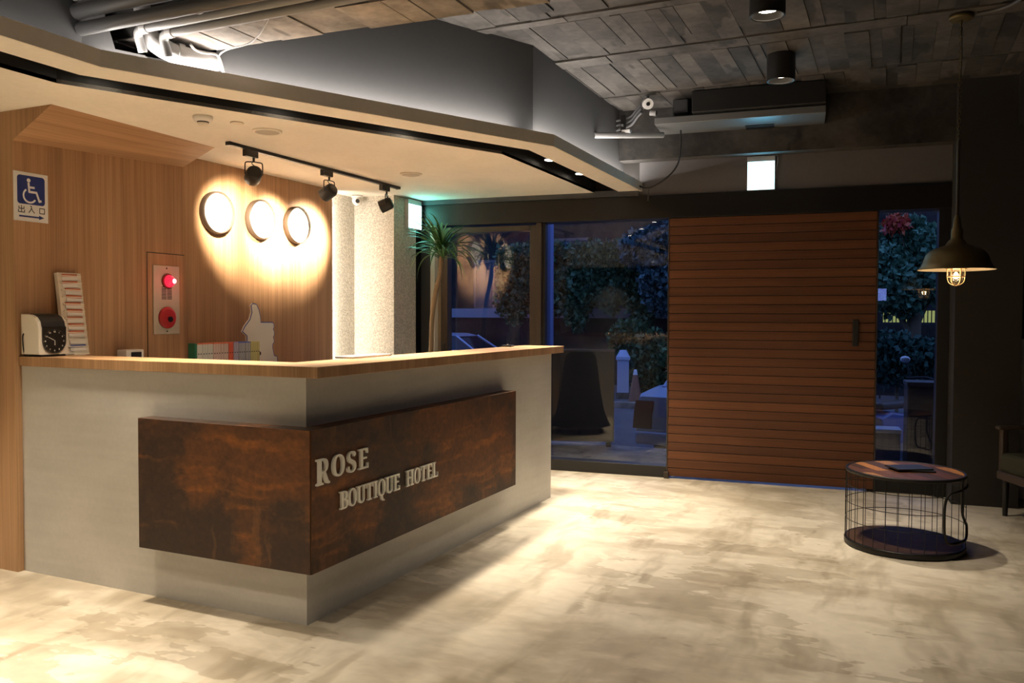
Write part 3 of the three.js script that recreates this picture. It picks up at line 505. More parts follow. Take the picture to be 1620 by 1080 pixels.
// ---------------------------------------------------------------- inner ceiling fittings
{
  const rail = group('light_track', 'black ceiling track carrying three spotlights', 'light track', [-3.805, HC, -5.02]);
  part('rail', rspan(-0.018, 0.018, -0.022, 0, -0.985, 0.985, 0.003), M.black, rail); part('end_cap', rspan(-0.02, 0.02, -0.024, 0, 0.975, 0.995, 0.003), M.black, rail); part('end_cap', rspan(-0.02, 0.02, -0.024, 0, -0.995, -0.975, 0.003), M.black, rail);
  const labels = ['black track spotlight nearest the card rack end of the track', 'black track spotlight in the middle of the track', 'black track spotlight at the exit sign end of the track'];
  [[-4.23, [-4.42, 2.06, -4.72]], [-5.03, [-4.42, 2.05, -5.13]], [-5.80, [-4.42, 2.03, -5.58]]].forEach(([z, aim], i) => {
    const t = group('track_spotlight', labels[i], 'spotlight', [-3.805, HC - 0.022, z], 0, 'spotlights on the ceiling track');
    part('adapter', rspan(-0.018, 0.018, -0.042, 0, -0.055, 0.055, 0.003), M.black, t); part('stem', rod([0, -0.04, -0.03], [0, -0.07, -0.03], 0.008), M.black, t);
    const piv = new THREE.Vector3(0, -0.15, -0.03), dir = new THREE.Vector3(aim[0] + 3.805, aim[1] - (HC - 0.022) + 0.15, aim[2] - z + 0.03).normalize();
    const yaw = Math.atan2(dir.x, dir.z), yoke = new THREE.Group(); yoke.name = 'yoke'; yoke.position.copy(piv); yoke.rotation.y = yaw; t.add(yoke);
    part('bracket', tube([[-0.056, 0, 0], [-0.056, 0.055, 0], [-0.05, 0.078, 0], [0, 0.082, 0], [0.05, 0.078, 0], [0.056, 0.055, 0], [0.056, 0, 0]], 0.004, 40, 8, false, 0.3), M.black, yoke);
    const head = part('lamp_head', lathe([[0, -0.05], [0.03, -0.05], [0.042, -0.045], [0.05, -0.03], [0.052, 0.02], [0.052, 0.058], [0.046, 0.058], [0.04, 0.03], [0, 0.02]], 32).rotateX(Math.PI / 2), M.black, yoke);
    head.rotation.x = -Math.asin(dir.y);
    part('lamp_cord', tube([[0, 0.09, 0], [0.012, 0.07, 0.0], [-0.008, 0.05, -0.01], [0, 0.03, -0.03]], 0.003, 16, 6), M.black, yoke);
    const g = glow(5, 4.4, 3.4), disc = part('lamp_glow', new THREE.CylinderGeometry(0.04, 0.04, 0.004, 24).rotateX(Math.PI / 2).translate(0, 0, 0.032), g, yoke); disc.rotation.x = head.rotation.x;
    const p = piv.clone().addScaledVector(dir, 0.062), q = piv.clone().addScaledVector(dir, 1);
    spot(t, p.toArray(), q.toArray(), POWER.track, 0.52, 1, lin(1, 0.84, 0.62), 2);
  });
  const sd = group('smoke_detector', 'white smoke detector on the cream ceiling', 'smoke detector', [-3.455, HC, -3.47]);
  part('base', lathe([[0, 0], [0.052, 0], [0.054, -0.012], [0.046, -0.03], [0, -0.03]].reverse(), 32), M.white, sd); part('sensor', lathe([[0, -0.028], [0.03, -0.028], [0.03, -0.038], [0.024, -0.052], [0, -0.052]].reverse(), 24), M.cream, sd);
  part('vent_ring', new THREE.CylinderGeometry(0.031, 0.031, 0.006, 24).translate(0, -0.033, 0), M.black, sd);
  const sp = group('sprinkler', 'small round sprinkler cover on the cream ceiling', 'sprinkler', [-3.39, HC, -3.66]);
  part('cover', lathe([[0, 0], [0.036, 0], [0.038, -0.005], [0.03, -0.009], [0, -0.01]].reverse(), 32), M.cream, sp); part('rim', new THREE.TorusGeometry(0.035, 0.003, 8, 32).rotateX(Math.PI / 2).translate(0, -0.003, 0), M.tan, sp);
  for (const [x, z, lab] of [[-3.375, -3.895, 'round ceiling speaker near the smoke detector'], [-3.375, -5.509, 'round ceiling speaker past the end of the track']]) {
    const t = group('ceiling_speaker', lab, 'speaker', [x, HC, z], 0, 'speakers in the cream ceiling');
    part('rim', lathe([[0.07, 0], [0.085, 0], [0.085, -0.006], [0.078, -0.012], [0.07, -0.01]].reverse(), 40), M.ceilWhite, t); part('grille', lathe([[0, -0.002], [0.072, -0.002], [0.072, -0.009], [0.05, -0.015], [0, -0.018]].reverse(), 40), S({ color: lin(0.5, 0.46, 0.4), roughness: 0.8 }), t);
  }
  const dc = group('dome_camera', 'white dome camera in the ceiling corner of the lit recess', 'camera', [-4.43, HC, -6.30]);
  part('base', lathe([[0, 0], [0.05, 0], [0.05, -0.02], [0, -0.02]].reverse(), 32), M.white, dc); part('dome', new THREE.SphereGeometry(0.045, 24, 16).translate(0, -0.045, 0), M.white, dc);
  part('lens', new THREE.CylinderGeometry(0.018, 0.02, 0.02, 20).rotateX(Math.PI / 2 ).rotateY(0.6).translate(0.028, -0.055, 0.032), M.black, dc);
}
function downlight(pos, label, power, r = 0.045, aim = [0, 0]) {         // recessed in the slot
  const t = group('slot_downlight', label, 'downlight', pos, 0, 'downlights in the black ceiling slot');
  part('housing', lathe([[0, 0.06], [r + 0.006, 0.06], [r + 0.006, 0], [r, 0], [r - 0.004, 0.012], [0, 0.014]].reverse(), 28), M.blackMetal, t);
  part('lamp_glow', new THREE.CylinderGeometry(r - 0.004, r - 0.004, 0.004, 24).translate(0, 0.0005, 0), lampGlow, t);
  spot(t, [0, -0.006, 0], [aim[0], -2, aim[1]], power, 0.66, 1, WARM, 3); return t;
}
{
  const c = offset(0.30), l = (t) => [c[1][0] + (c[2][0] - c[1][0]) * t, c[1][1] + (c[2][1] - c[1][1]) * t], y = 2.55;
  downlight([-2.300, y, -5.704], 'lit downlight nearer the slot bend by the glass front', POWER.slot); downlight([-2.299, y, -6.354], 'lit downlight at the far end of the slot by the glass', POWER.slot);
  ['downlight hidden in the slanted slot over the near counter corner', 'downlight hidden in the slanted slot above the rust panel', 'downlight hidden in the slanted slot nearer the track end'].forEach((lab, i) => { const p = l([0.06, 0.40, 0.70][i]); downlight([p[0], y, p[1]], lab, i ? POWER.slotA : POWER.slotA * 0.5); });
  downlight([c[1][0], y, -1.3], 'downlight hidden in the slot near the lobby entrance end', POWER.slot);
  for (const [x, z, lab] of [[-4.9, -1.35, 'recessed round downlight in the cream ceiling in front of the oak block'], [-4.3, 1.9, 'recessed round downlight in the cream ceiling at the lobby entrance'], [-5.7, 3.1, 'recessed round downlight in the cream ceiling in the back corner']]) {
    const t = group('recessed_downlight', lab, 'downlight', [x, HC, z], 0, 'recessed downlights in the cream ceiling');
    part('rim', lathe([[0.05, -0.001], [0.064, -0.001], [0.066, -0.004], [0.06, -0.008], [0.05, -0.006]].reverse(), 36), M.white, t); part('lamp_glow', new THREE.CylinderGeometry(0.05, 0.05, 0.004, 28).translate(0, -0.002, 0), lampGlow, t);
    spot(t, [0, -0.012, 0], [0, -2, 0], POWER.recess, 0.9, 1, WARM, 3);
  }
}
function canLight(x, z, label, power) {
  const t = group('can_light', label, 'ceiling light', [x, HS, z], 0, 'black cylinder lights under the concrete slab');
  part('housing', lathe([[0, 0], [0.09, 0], [0.092, -0.005], [0.092, -0.165], [0.086, -0.172], [0.078, -0.165], [0.06, -0.13], [0, -0.13]].reverse(), 40), M.black, t);
  part('trim_ring', new THREE.TorusGeometry(0.086, 0.006, 8, 40).rotateX(Math.PI / 2).translate(0, -0.168, 0), M.blackMetal, t);
  part('lamp_glow', new THREE.CylinderGeometry(0.055, 0.055, 0.004, 28).translate(0, -0.135, 0), lampGlow, t);
  spot(t, [0, -0.15, 0], [0, -3, 0], power, 0.72, 1, WARM, 3);
}
canLight(-0.62, -4.58, 'black cylinder ceiling light nearer the camera', POWER.can); canLight(-0.70, -5.86, 'black cylinder ceiling light nearer the glass front', POWER.can);
canLight(-0.55, -2.2, 'black cylinder ceiling light above the middle of the lobby', POWER.room); canLight(-2.3, -1.25, 'black cylinder ceiling light in front of the counter', POWER.front); canLight(-0.6, 0.6, 'black cylinder ceiling light at the back of the lobby', POWER.back);

{
  const t = group('wall_screen', 'small blue-lit wall screen mirrored in the narrow pane', 'screen', [0.02, 1.86, 3.5], Math.PI);
  part('frame', rspan(-0.22, 0.22, -0.16, 0.16, 0, 0.03, 0.005), M.black, t); part('screen_panel', rspan(-0.19, 0.19, -0.12, 0.12, 0.029, 0.033, 0.002), glow(0.9, 1.2, 3.6), t); part('ledge', rspan(-0.26, 0.26, -0.22, -0.2, 0, 0.08, 0.003), M.white, t);
  area(t, lin(0.25, 0.35, 1), 0.8, 0.36, 0.22, [0, 0, 0.04], [0.02, 1.86, 0]);
}
// ---------------------------------------------------------------- exit signs
function exitSign(name, label, pos, turn, w, h, tint) {
  const t = group(name, label, 'exit sign', pos, turn);
  part('housing', rspan(-w / 2, w / 2, -h / 2, h / 2, 0, 0.04, 0.004), M.pvc, t);
  part('lit_panel', rspan(-w / 2 + 0.004, w / 2 - 0.004, -h / 2 + 0.004, h / 2 - 0.045, 0.038, 0.044, 0.002), glow(1.5, 2.4, 2.5), t);
  const f = new THREE.Vector3(0, -0.02, 0.052).applyAxisAngle(new THREE.Vector3(0, 1, 0), turn).add(t.position), d = new THREE.Vector3(0, 0, 1).applyAxisAngle(new THREE.Vector3(0, 1, 0), turn).add(f);
  area(t, tint, POWER.exit, w, h * 0.8, [0, -0.02, 0.052], d.toArray()); return t;
}
{
  const e = exitSign('exit_sign', 'glowing white exit sign box above the wooden door', wallPoint(-1.006, 2.59, 0.0), WALL_TURN, 0.222, 0.28, lin(0.10, 0.55, 0.9));
  part('cable', tube([[0.1, 0.135, 0.02], [0.125, 0.14, 0.02], [0.13, 0.09, 0.02], [0.12, 0.03, 0.02], [0.118, -0.05, 0.01]], 0.003, 24, 6), M.white, e);
  exitSign('exit_sign', 'glowing white exit sign on the concrete column behind the plant', [-4.1, 2.345, -6.70], Math.PI / 2, 0.235, 0.27, lin(0.10, 0.85, 0.7));
}

// ---------------------------------------------------------------- pipes, conduits, cables overhead
{
  const P = (name, label, geo, mat, cat = 'pipe', grp) => single(name, label, cat, geo, mat, [0, 0, 0], 0, grp);
  const pipe = (y, z, r, x1, label, mat) => { const t = group('ceiling_pipe', label, 'pipe', [0, 0, 0], 0); part('pipe', rod([-3.345, y, z], [x1, y + 0.02, z - 0.05], r, 20), mat, t); part('collar', rod([-2.75 + r * 3, y + 0.005, z - 0.012], [-2.72 + r * 3, y + 0.006, z - 0.013], r + 0.004, 20), mat, t); };
  pipe(2.685, -2.63, 0.030, 2.2, 'lowest thick grey pipe in the overhead bundle', M.pvcGrey); pipe(2.757, -2.61, 0.034, 2.2, 'second thick grey pipe in the overhead bundle', M.pvcGrey);
  pipe(2.818, -2.60, 0.018, 2.2, 'thin pipe above the thick ones in the overhead bundle', M.pvc); pipe(2.885, -2.60, 0.034, 2.2, 'topmost grey pipe in the overhead bundle', M.pvcGrey);
  const elb = (x, z, y, r, label, xr) => { const t = group('elbow_pipe', label, 'pipe', [0, 0, 0], 0); part('pipe', merge([rod([x, y, z], [2.0, y + 0.03, z - 0.04], r, 16), tube([[x + 0.01, y, z], [x - 0.02, y - 0.004, z - 0.005], [x - 0.04, y - 0.02, z - 0.015], [x - 0.045, y - 0.05, z - 0.03], [x - 0.045, y - 0.09, z - 0.045]], r, 24, 16)]), M.pvcMid, t); part('collar', rod([x, y, z], [x + 0.035, y, z - 0.001], r + 0.004, 16), M.pvc, t); };
  elb(-3.155, -2.80, 2.715, 0.021, 'slim white pipe with an elbow, left of two at the opening'); elb(-3.06, -2.86, 2.70, 0.021, 'slim white pipe with an elbow, right of two at the opening');
  const ax = [0.449, -0.8935], on = (s, o, y) => [-3.349 + ax[0] * s + 0.8935 * o, y, -2.64 + ax[1] * s + 0.449 * o];
  const big = group('drain_pipe', 'fat white bent drain pipe in the plaster opening', 'pipe'); part('pipe', tube([on(0.27, -0.02, 2.86), on(0.275, 0.02, 2.76), on(0.30, 0.035, 2.69), on(0.37, 0.04, 2.653), on(0.46, 0.03, 2.645), on(0.56, 0.0, 2.65), on(0.66, -0.08, 2.645)], 0.046, 60, 20), M.pvc, big);
  part('collar', rod(on(0.40, 0.037, 2.649), on(0.43, 0.035, 2.647), 0.054, 20), M.pvc, big);
  const tr = group('floor_trap', 'dark hanging drain fitting beside the low beam', 'drain fitting', on(0.48, 0.09, 0)); part('body', lathe([[0, 2.95], [0.07, 2.95], [0.07, 2.80], [0.045, 2.76], [0.034, 2.75], [0.034, 2.725], [0.038, 2.722], [0.03, 2.718], [0, 2.72]].reverse(), 24), M.pvcGrey, tr); part('ring', new THREE.TorusGeometry(0.034, 0.005, 8, 24).rotateX(Math.PI / 2).translate(0, 2.722, 0), M.pvc, tr);
  P('loose_cable', 'thin grey cable drooping under the low beam', tube([on(0.62, 0.02, 2.62), on(0.6, 0.05, 2.67), [-2.95, 2.685, -3.12], [-2.75, 2.675, -3.06], [-2.55, 2.685, -2.93], [-2.35, 2.8, -2.82], [-2.2, 2.95, -2.80]], 0.004, 60, 6), M.pvc, 'cable');
  P('loose_cable', 'white twin cable looping over the drain pipe', tube([on(0.42, 0.19, 2.66), on(0.45, 0.16, 2.65), on(0.5, 0.12, 2.655), on(0.57, 0.10, 2.665), on(0.60, 0.08, 2.64), on(0.62, 0.06, 2.59)], 0.006, 50, 6), M.white, 'cable');
  // conduits at the far end by the round camera
  const t = group('bullet_camera', 'white round security camera with conduits by the far slab corner', 'camera');
  const c = [-1.80, 3.10, -6.52];
  part('body', rod(c, [c[0] - 0.02 + 0.055, c[1] - 0.03, c[2] + 0.10], 0.042, 24), M.white, t); part('lens', rod([c[0] + 0.033, c[1] - 0.029, c[2] + 0.095], [c[0] + 0.038, c[1] - 0.032, c[2] + 0.106], 0.015, 16), M.black, t);
  part('mount', merge([rod([c[0], c[1] + 0.055, c[2]], [c[0], c[1] + 0.02, c[2]], 0.018, 14), rod([c[0] + 0.02, c[1] - 0.07, c[2] - 0.02], [c[0] + 0.07, c[1] - 0.08, c[2] - 0.02], 0.022, 14)]), M.pvcMid, t);
  for (let k = 0; k < 3; k++) P('conduit', ['upper', 'middle', 'lower'][k] + ' grey conduit running to the round camera', tube([[-2.145, 3.06 - k * 0.04, -6.82], [-2.0, 3.065 - k * 0.036, -6.74], [-1.9, 3.09 - k * 0.032, -6.6], [-1.85, 3.10 - k * 0.03, -6.54]], 0.011, 24, 8), M.pvcGrey);
  const cj = group('conduit_clamp', 'dark clamp holding the far conduits together', 'clamp', [-2.06, 2.99, -6.74]); part('strap', rspan(-0.02, 0.02, -0.09, 0.09, 0.0, 0.03, 0.004), M.blackMetal, cj); part('bolt', rod([0, 0, 0.03], [0, 0, 0.045], 0.01), M.steel, cj);
  const wp = group('wall_pipe', 'pale pipe stub coming out of the upstand by the glass front', 'pipe'); part('pipe', rod([-2.16, 2.83, -6.27], [-1.72, 2.885, -6.72], 0.024, 18), M.pvcMid, wp); part('clip', rspan(-1.99, -1.92, 2.87, 2.895, -6.53, -6.45, 0.004), M.white, wp);
  P('hanging_cable', 'dark cable hanging in a loop in front of the far beam', tube([wallPoint(-1.63, 2.95, 0.3), wallPoint(-1.63, 2.8, 0.28), wallPoint(-1.66, 2.66, 0.25), wallPoint(-1.76, 2.56, 0.2), wallPoint(-1.9, 2.50, 0.15), wallPoint(-2.0, 2.52, 0.1), wallPoint(-2.06, 2.60, 0.06)], 0.007, 50, 8), M.blackMetal, 'cable');
  P('hanging_cable', 'short white cable end hanging over the header', tube([wallPoint(-1.93, 2.50, 0.06), wallPoint(-1.935, 2.46, 0.05), wallPoint(-1.94, 2.40, 0.045)], 0.006, 12, 6), M.pvcGrey, 'cable');
  // air conditioner with drip tray
  const a = onWall(group('ceiling_air_unit', 'dark ceiling air conditioning unit with a grey tray above the exit sign', 'air conditioner'));
  part('cabinet', rspan(-1.5, -0.52, 2.99, HS, 0.16, 0.62, 0.006), M.black, a); part('tray', rspan(-1.80, -0.52, 2.93, 2.985, 0.16, 0.56, 0.006), S({ color: lin(0.17, 0.17, 0.165), roughness: 0.4, metalness: 0.2 }), a); part('outlet', rspan(-1.12, -0.9, 2.922, 2.932, 0.17, 0.3, 0.002), M.black, a);
  const jb = group('junction_box', 'grey junction box under the slab beside the air unit', 'junction box', wallPoint(-1.62, 3.1, 0.35), WALL_TURN); part('box', rspan(-0.06, 0.06, -0.05, 0.055, -0.05, 0.05, 0.005), M.pvcGrey, jb); part('lid', rspan(-0.05, 0.05, -0.04, 0.045, 0.05, 0.056, 0.002), M.pvcGrey, jb);
}

// ---------------------------------------------------------------- pendant lamp
{
  const t = group('pendant_lamp', 'aged brass pendant lamp with a caged bulb hanging on a chain', 'pendant lamp', [0.34, 0, -5.505]);
  part('canopy', lathe([[0, HS], [0.065, HS], [0.066, HS - 0.02], [0.06, HS - 0.03], [0, HS - 0.032]].reverse(), 32), M.brass, t);
  const links = []; for (let k = 0, y = HS - 0.04; y > 2.42; k++, y -= 0.022) { const g = new THREE.TorusGeometry(0.008, 0.0018, 6, 12).scale(1, 1.8, 1); g.rotateY(k % 2 ? Math.PI / 2 : 0).translate(0, y, 0); links.push(g); }
  part('chain', merge(links), M.brass, t);
  part('wire', tube([[0.002, HS - 0.03, 0.004], [0.008, 2.9, 0.006], [-0.004, 2.65, 0.006], [0.002, 2.42, 0.002]], 0.0025, 30, 6), M.black, t);
  part('rod', rod([0, 2.43, 0], [0, 1.98, 0], 0.009), M.bronze, t);
  part('socket', lathe([[0, 2.0], [0.012, 2.0], [0.02, 1.97], [0.022, 1.93], [0.032, 1.915], [0.032, 1.86], [0.04, 1.85], [0, 1.85]].reverse(), 28), M.brass, t);
  const out = [[0.03, 1.865], [0.045, 1.85], [0.06, 1.825], [0.10, 1.812], [0.14, 1.795], [0.165, 1.765], [0.178, 1.725], [0.188, 1.70], [0.208, 1.685]];
  part('shade', lathe([...out, ...out.map(([x, y]) => [x - 0.002, y - 0.003]).reverse()], 56), M.brass, t);
  part('shade_lining', lathe(out.map(([x, y]) => [x - 0.0025, y - 0.0038]), 56), S({ color: lin(0.62, 0.52, 0.38), roughness: 0.5, side: THREE.DoubleSide }), t);
  part('holder', lathe([[0, 1.845], [0.04, 1.845], [0.042, 1.72], [0.046, 1.70], [0.046, 1.69], [0, 1.69]].reverse(), 28), M.brass, t);
  part('jar', lathe([[0.04, 1.69], [0.041, 1.65], [0.036, 1.62], [0.02, 1.603], [0, 1.6]].reverse(), 28), M.clearGlass, t);
  const cage = [new THREE.TorusGeometry(0.046, 0.003, 8, 32).rotateX(Math.PI / 2).translate(0, 1.642, 0), new THREE.TorusGeometry(0.054, 0.004, 8, 32).rotateX(Math.PI / 2).translate(0, 1.69, 0)];
  for (let k = 0; k < 3; k++) { const a = k * Math.PI / 3, c = Math.cos(a), s = Math.sin(a), q = [[0.047, 1.70], [0.047, 1.64], [0.04, 1.61], [0.02, 1.594], [0, 1.59], [-0.02, 1.594], [-0.04, 1.61], [-0.047, 1.64], [-0.047, 1.70]].map(([r, y]) => [r * c, y, r * s]); cage.push(tube(q, 0.003, 40, 6)); }
  part('cage', merge(cage), S({ color: lin(0.45, 0.3, 0.16), roughness: 0.4, metalness: 0.5 }), t);
  part('bulb_glow', new THREE.SphereGeometry(0.014, 16, 12).scale(1, 1.6, 1).translate(0, 1.648, 0), glow(4, 2.4, 1.0), t);
  const l = new THREE.PointLight(lin(1, 0.72, 0.4), POWER.pendant, 0, 2); l.position.set(0, 1.648, 0); l.castShadow = true; t.add(l);
  single('conduit', 'dark bent conduit leading to the pendant lamp canopy', 'pipe', tube([[0.418, HS - 0.012, -5.49], [0.52, HS - 0.012, -5.46], [0.60, HS - 0.015, -5.36], [0.63, HS - 0.015, -5.2], [0.66, HS - 0.015, -4.9]], 0.010, 40, 8), M.pvcGrey);
}

// ---------------------------------------------------------------- wire drum table, folders, armchair
{
  const t = group('wire_table', 'round wire cage side table with a patchwork wooden top', 'side table', [0.09, 0, -5.61]);
  const R0 = 0.335, H = 0.47, wire = M.blackMetal;
  part('base', lathe([[0, 0.004], [R0 + 0.003, 0.004], [R0 + 0.006, 0.012], [R0 + 0.006, 0.032], [R0 + 0.002, 0.04], [R0 - 0.008, 0.04], [R0 - 0.008, 0.034], [0, 0.034]], 64), wire, t);
  part('base_board', new THREE.CylinderGeometry(R0 - 0.01, R0 - 0.01, 0.006, 64).translate(0, 0.0375, 0), S({ map: turned(oakMap, 0.6, 0.8), color: lin(0.22, 0.17, 0.12), roughness: 0.6 }), t);
  part('top_rim', lathe([[R0 - 0.012, H - 0.02], [R0, H - 0.02], [R0 + 0.004, H - 0.014], [R0 + 0.004, H - 0.004], [R0, H], [R0 - 0.012, H], [R0 - 0.012, H - 0.02]], 64), wire, t);
  // patchwork top: wedge-like wooden pieces, clipped to the disc
  const r = rngOf(61), cols = [[0.17, 0.075, 0.05], [0.20, 0.10, 0.055], [0.62, 0.36, 0.16], [0.09, 0.05, 0.035], [0.22, 0.12, 0.07], [0.12, 0.08, 0.065], [0.55, 0.36, 0.2]];
  const mats = cols.map((c) => S({ map: turned(oakMap, 0.5, 0.9), color: lin(c[0] * 1.3, c[1] * 1.5, c[2] * 1.6), roughness: 0.5 }));
  const ux = 0.86, uz = -0.51; let a = -0.32; const seq = [0, 3, 2, 5, 6, 1, 4, 0, 3];
  for (let k = 0; a < 0.32; k++) {
    const b = Math.min(0.322, a + 0.055 + r() * 0.05), w = (p) => Math.sqrt(Math.max(0, 0.322 * 0.322 - p * p)), cut = (r() - 0.5) * 0.25;
    for (const half of [0, 1]) {
      const pts = [], n = 5; const lo = (p) => (half ? cut : -w(p)), hi = (p) => (half ? w(p) : cut);
      for (let i = 0; i <= n; i++) { const p = a + 0.001 + (b - a - 0.002) * i / n; pts.push([p, Math.min(lo(p) + 0.001, hi(p))]); }
      for (let i = n; i >= 0; i--) { const p = a + 0.001 + (b - a - 0.002) * i / n; pts.push([p, Math.max(hi(p) - 0.001, lo(p))]); }
      const q = pts.map(([p, s]) => [p * ux - s * uz, p * uz + s * ux]);
      part('top_piece', prism(q, H - 0.016, H - 0.002 - r() * 0.001), mats[half ? seq[(k + 4) % 9] % 7 : seq[k % 9] % 7], t);
    }
    a = b;
  }
  // cage with an opening on the right, framed by a bent tube
  const P = (ang, y, rr = R0) => [Math.cos(ang) * rr, y, Math.sin(ang) * rr], N = 30, oa = 0.95, ob = 0.12;   // opening between angles ob..oa (0 = +x, pi/2 = towards camera)
  for (let k = 0; k < N; k++) { const ang = k / N * Math.PI * 2; if (ang > ob + 0.02 && ang < oa - 0.02) continue; part('wire', bar(P(ang, 0.03), P(ang, H - 0.015), 0.0022, 6), wire, t); }
  for (const y of [0.16, 0.265, 0.37]) { const q = []; for (let i = 0; i <= 60; i++) q.push(P(oa + (Math.PI * 2 - oa + ob) * i / 60, y)); part('wire', tube(q, 0.0022, 120, 6), wire, t); }
  { const q = []; for (let i = 0; i <= 12; i++) q.push(P(ob + (oa - ob) * i / 12, 0.10)); part('wire', tube(q, 0.0022, 24, 6), wire, t); }
  const Rt = R0 + 0.004;
  part('opening_frame', tube([P(0.48, H - 0.01, Rt), P(0.48, 0.36, Rt), P(0.46, 0.27, Rt), P(0.36, 0.22, Rt), P(0.2, 0.185, Rt), P(0.1, 0.15, Rt), P(0.16, 0.108, Rt), P(0.35, 0.095, Rt), P(0.62, 0.092, Rt), P(0.82, 0.10, Rt), P(0.90, 0.14, Rt), P(0.92, 0.22, Rt), P(0.91, 0.33, Rt), P(0.82, 0.385, Rt), P(0.6, 0.395, Rt), P(0.3, 0.405, Rt), P(0.1, 0.41, Rt)], 0.0075, 160, 10), wire, t);
}
{
  const mk = [['upper black menu folder on the wire table', 0.008, 0.5, 0.0], ['lower black menu folder on the wire table', 0.0, 0.25, 0.02]];
  for (const [lab, y, turn, dx] of mk) { const m = group('menu_folder', lab, 'folder', [0.115 + dx, 0.47 + y, -5.63], turn, 'black folders on the wire table'); part('cover', rspan(-0.11, 0.11, 0, 0.008, -0.08, 0.08, 0.002), M.black, m); part('spine', rspan(-0.115, -0.109, 0, 0.008, -0.08, 0.08, 0.002), M.blackMetal, m); }
  const c = group('armchair', 'dark olive armchair with black legs at the picture edge', 'armchair', [1.12, 0, -6.62], -1.15);
  // faces local +z
  part('seat', rbox(0.62, 0.14, 0.62, 0.035, 0, 0.38, 0), M.chair, c); part('seat_frame', rbox(0.64, 0.06, 0.64, 0.01, 0, 0.29, 0), M.walnut, c);
  const bk = part('backrest', rbox(0.62, 0.52, 0.12, 0.04, 0, 0.66, -0.29), M.chair, c); bk.rotation.x = -0.12;
  for (const s of [-1, 1]) { part('armrest', merge([rbox(0.06, 0.03, 0.62, 0.012, s * 0.34, 0.62, 0.0), rbox(0.045, 0.34, 0.05, 0.012, s * 0.34, 0.45, 0.26)]), M.walnut, c); for (const z of [0.27, -0.27]) part('leg', mapUV(new THREE.CylinderGeometry(0.024, 0.016, 0.27, 14).translate(s * 0.29, 0.135, z)), M.black, c); }
}
{ // dracaena in a pot behind the counter end
  const t = group('dracaena', 'tall bare-stemmed dracaena with spiky leaves near the exit sign', 'plant', [-3.70, 0, -6.46]);
  part('pot', lathe([[0, 0.002], [0.13, 0.002], [0.15, 0.02], [0.18, 0.34], [0.185, 0.36], [0.165, 0.36], [0.16, 0.33], [0, 0.33]], 40), M.darkWall, t); part('soil', new THREE.CylinderGeometry(0.158, 0.158, 0.02, 32).translate(0, 0.325, 0), M.walnut, t);
  part('stem', tube([[-0.07, 0.32, 0.0], [-0.065, 0.8, 0], [-0.06, 1.05, -0.02], [-0.05, 1.35, -0.02], [-0.015, 1.6, -0.02], [0.03, 1.78, -0.03], [0.045, 1.95, -0.03]], 0.021, 60, 12), M.bark, t);
  const blade = (len, w, bend) => { const n = 10, pos = [], idx = []; for (let i = 0; i <= n; i++) { const s = i / n, ang = bend * s * s, y = len * s * Math.cos(ang * 0.6), z = len * s * Math.sin(ang * 0.6), hw = w * Math.sin(Math.PI * Math.min(1, 0.18 + s * 0.82)) ; pos.push(-hw, y, z + hw * 0.35, 0, y, z, hw, y, z + hw * 0.35); if (i) { const a = (i - 1) * 3, b = i * 3; idx.push(a, a + 1, b, a + 1, b + 1, b, a + 1, a + 2, b + 1, a + 2, b + 2, b + 1); } } const g = new THREE.BufferGeometry(); g.setAttribute('position', new THREE.Float32BufferAttribute(pos, 3)); g.setIndex(idx); g.computeVertexNormals(); return g; };
  const geos = [blade(0.44, 0.011, 0.5), blade(0.40, 0.012, 1.0), blade(0.36, 0.011, 1.5), blade(0.30, 0.012, 0.7)], r = rngOf(19);
  for (let k = 0; k < 90; k++) {
    const m = part('leaf', geos[Math.floor(r() * 4)], r() < 0.6 ? M.leaf : M.leafB, t), tilt = 0.1 + Math.pow(r(), 0.9) * 1.25;
    m.position.set(0.045, 1.90 + r() * 0.12, -0.03); m.scale.setScalar(0.9 + r() * 0.25); m.rotation.order = 'YXZ'; m.rotation.set(tilt, k * 2.399 + r() * 0.3, 0);
  }
}

// ---------------------------------------------------------------- outside: porch, street, planting, vehicles
const ST = -0.42;
struct('ground', span(-14, 8, ST - 0.2, -0.012, -8.75, -7.76), M.paving, 'pale paved porch in front of the entrance', 'ground');
struct('ground', span(-40, 30, ST - 0.3, ST, -60, -8.7), M.asphalt, 'street and pavement outside the entrance', 'ground');
struct('kerb', rspan(-30, 20, ST, ST + 0.12, -16.1, -15.9, 0.01), M.paving, 'pale kerb along the far side of the street', 'kerb');
struct('ceiling', span(-9, 8, 2.95, 3.3, -9.6, -7.76), M.concreteD, 'dark underside of the canopy outside the entrance', 'ceiling');
struct('wall_outside', span(-26, 18, ST, 1.62, -21.6, -21.3), M.concreteD, 'low dark wall across the street');
struct('trim', span(-26, -4.6, 1.36, 1.62, -21.3, -21.2), S({ color: lin(0.25, 0.26, 0.3), roughness: 0.8 }), 'pale band along the wall across the street', 'trim');
struct('wall_porch', span(-9, -7.3, ST, 3.2, -12, -7.8), M.concreteD, 'dark side wall of the neighbouring building');
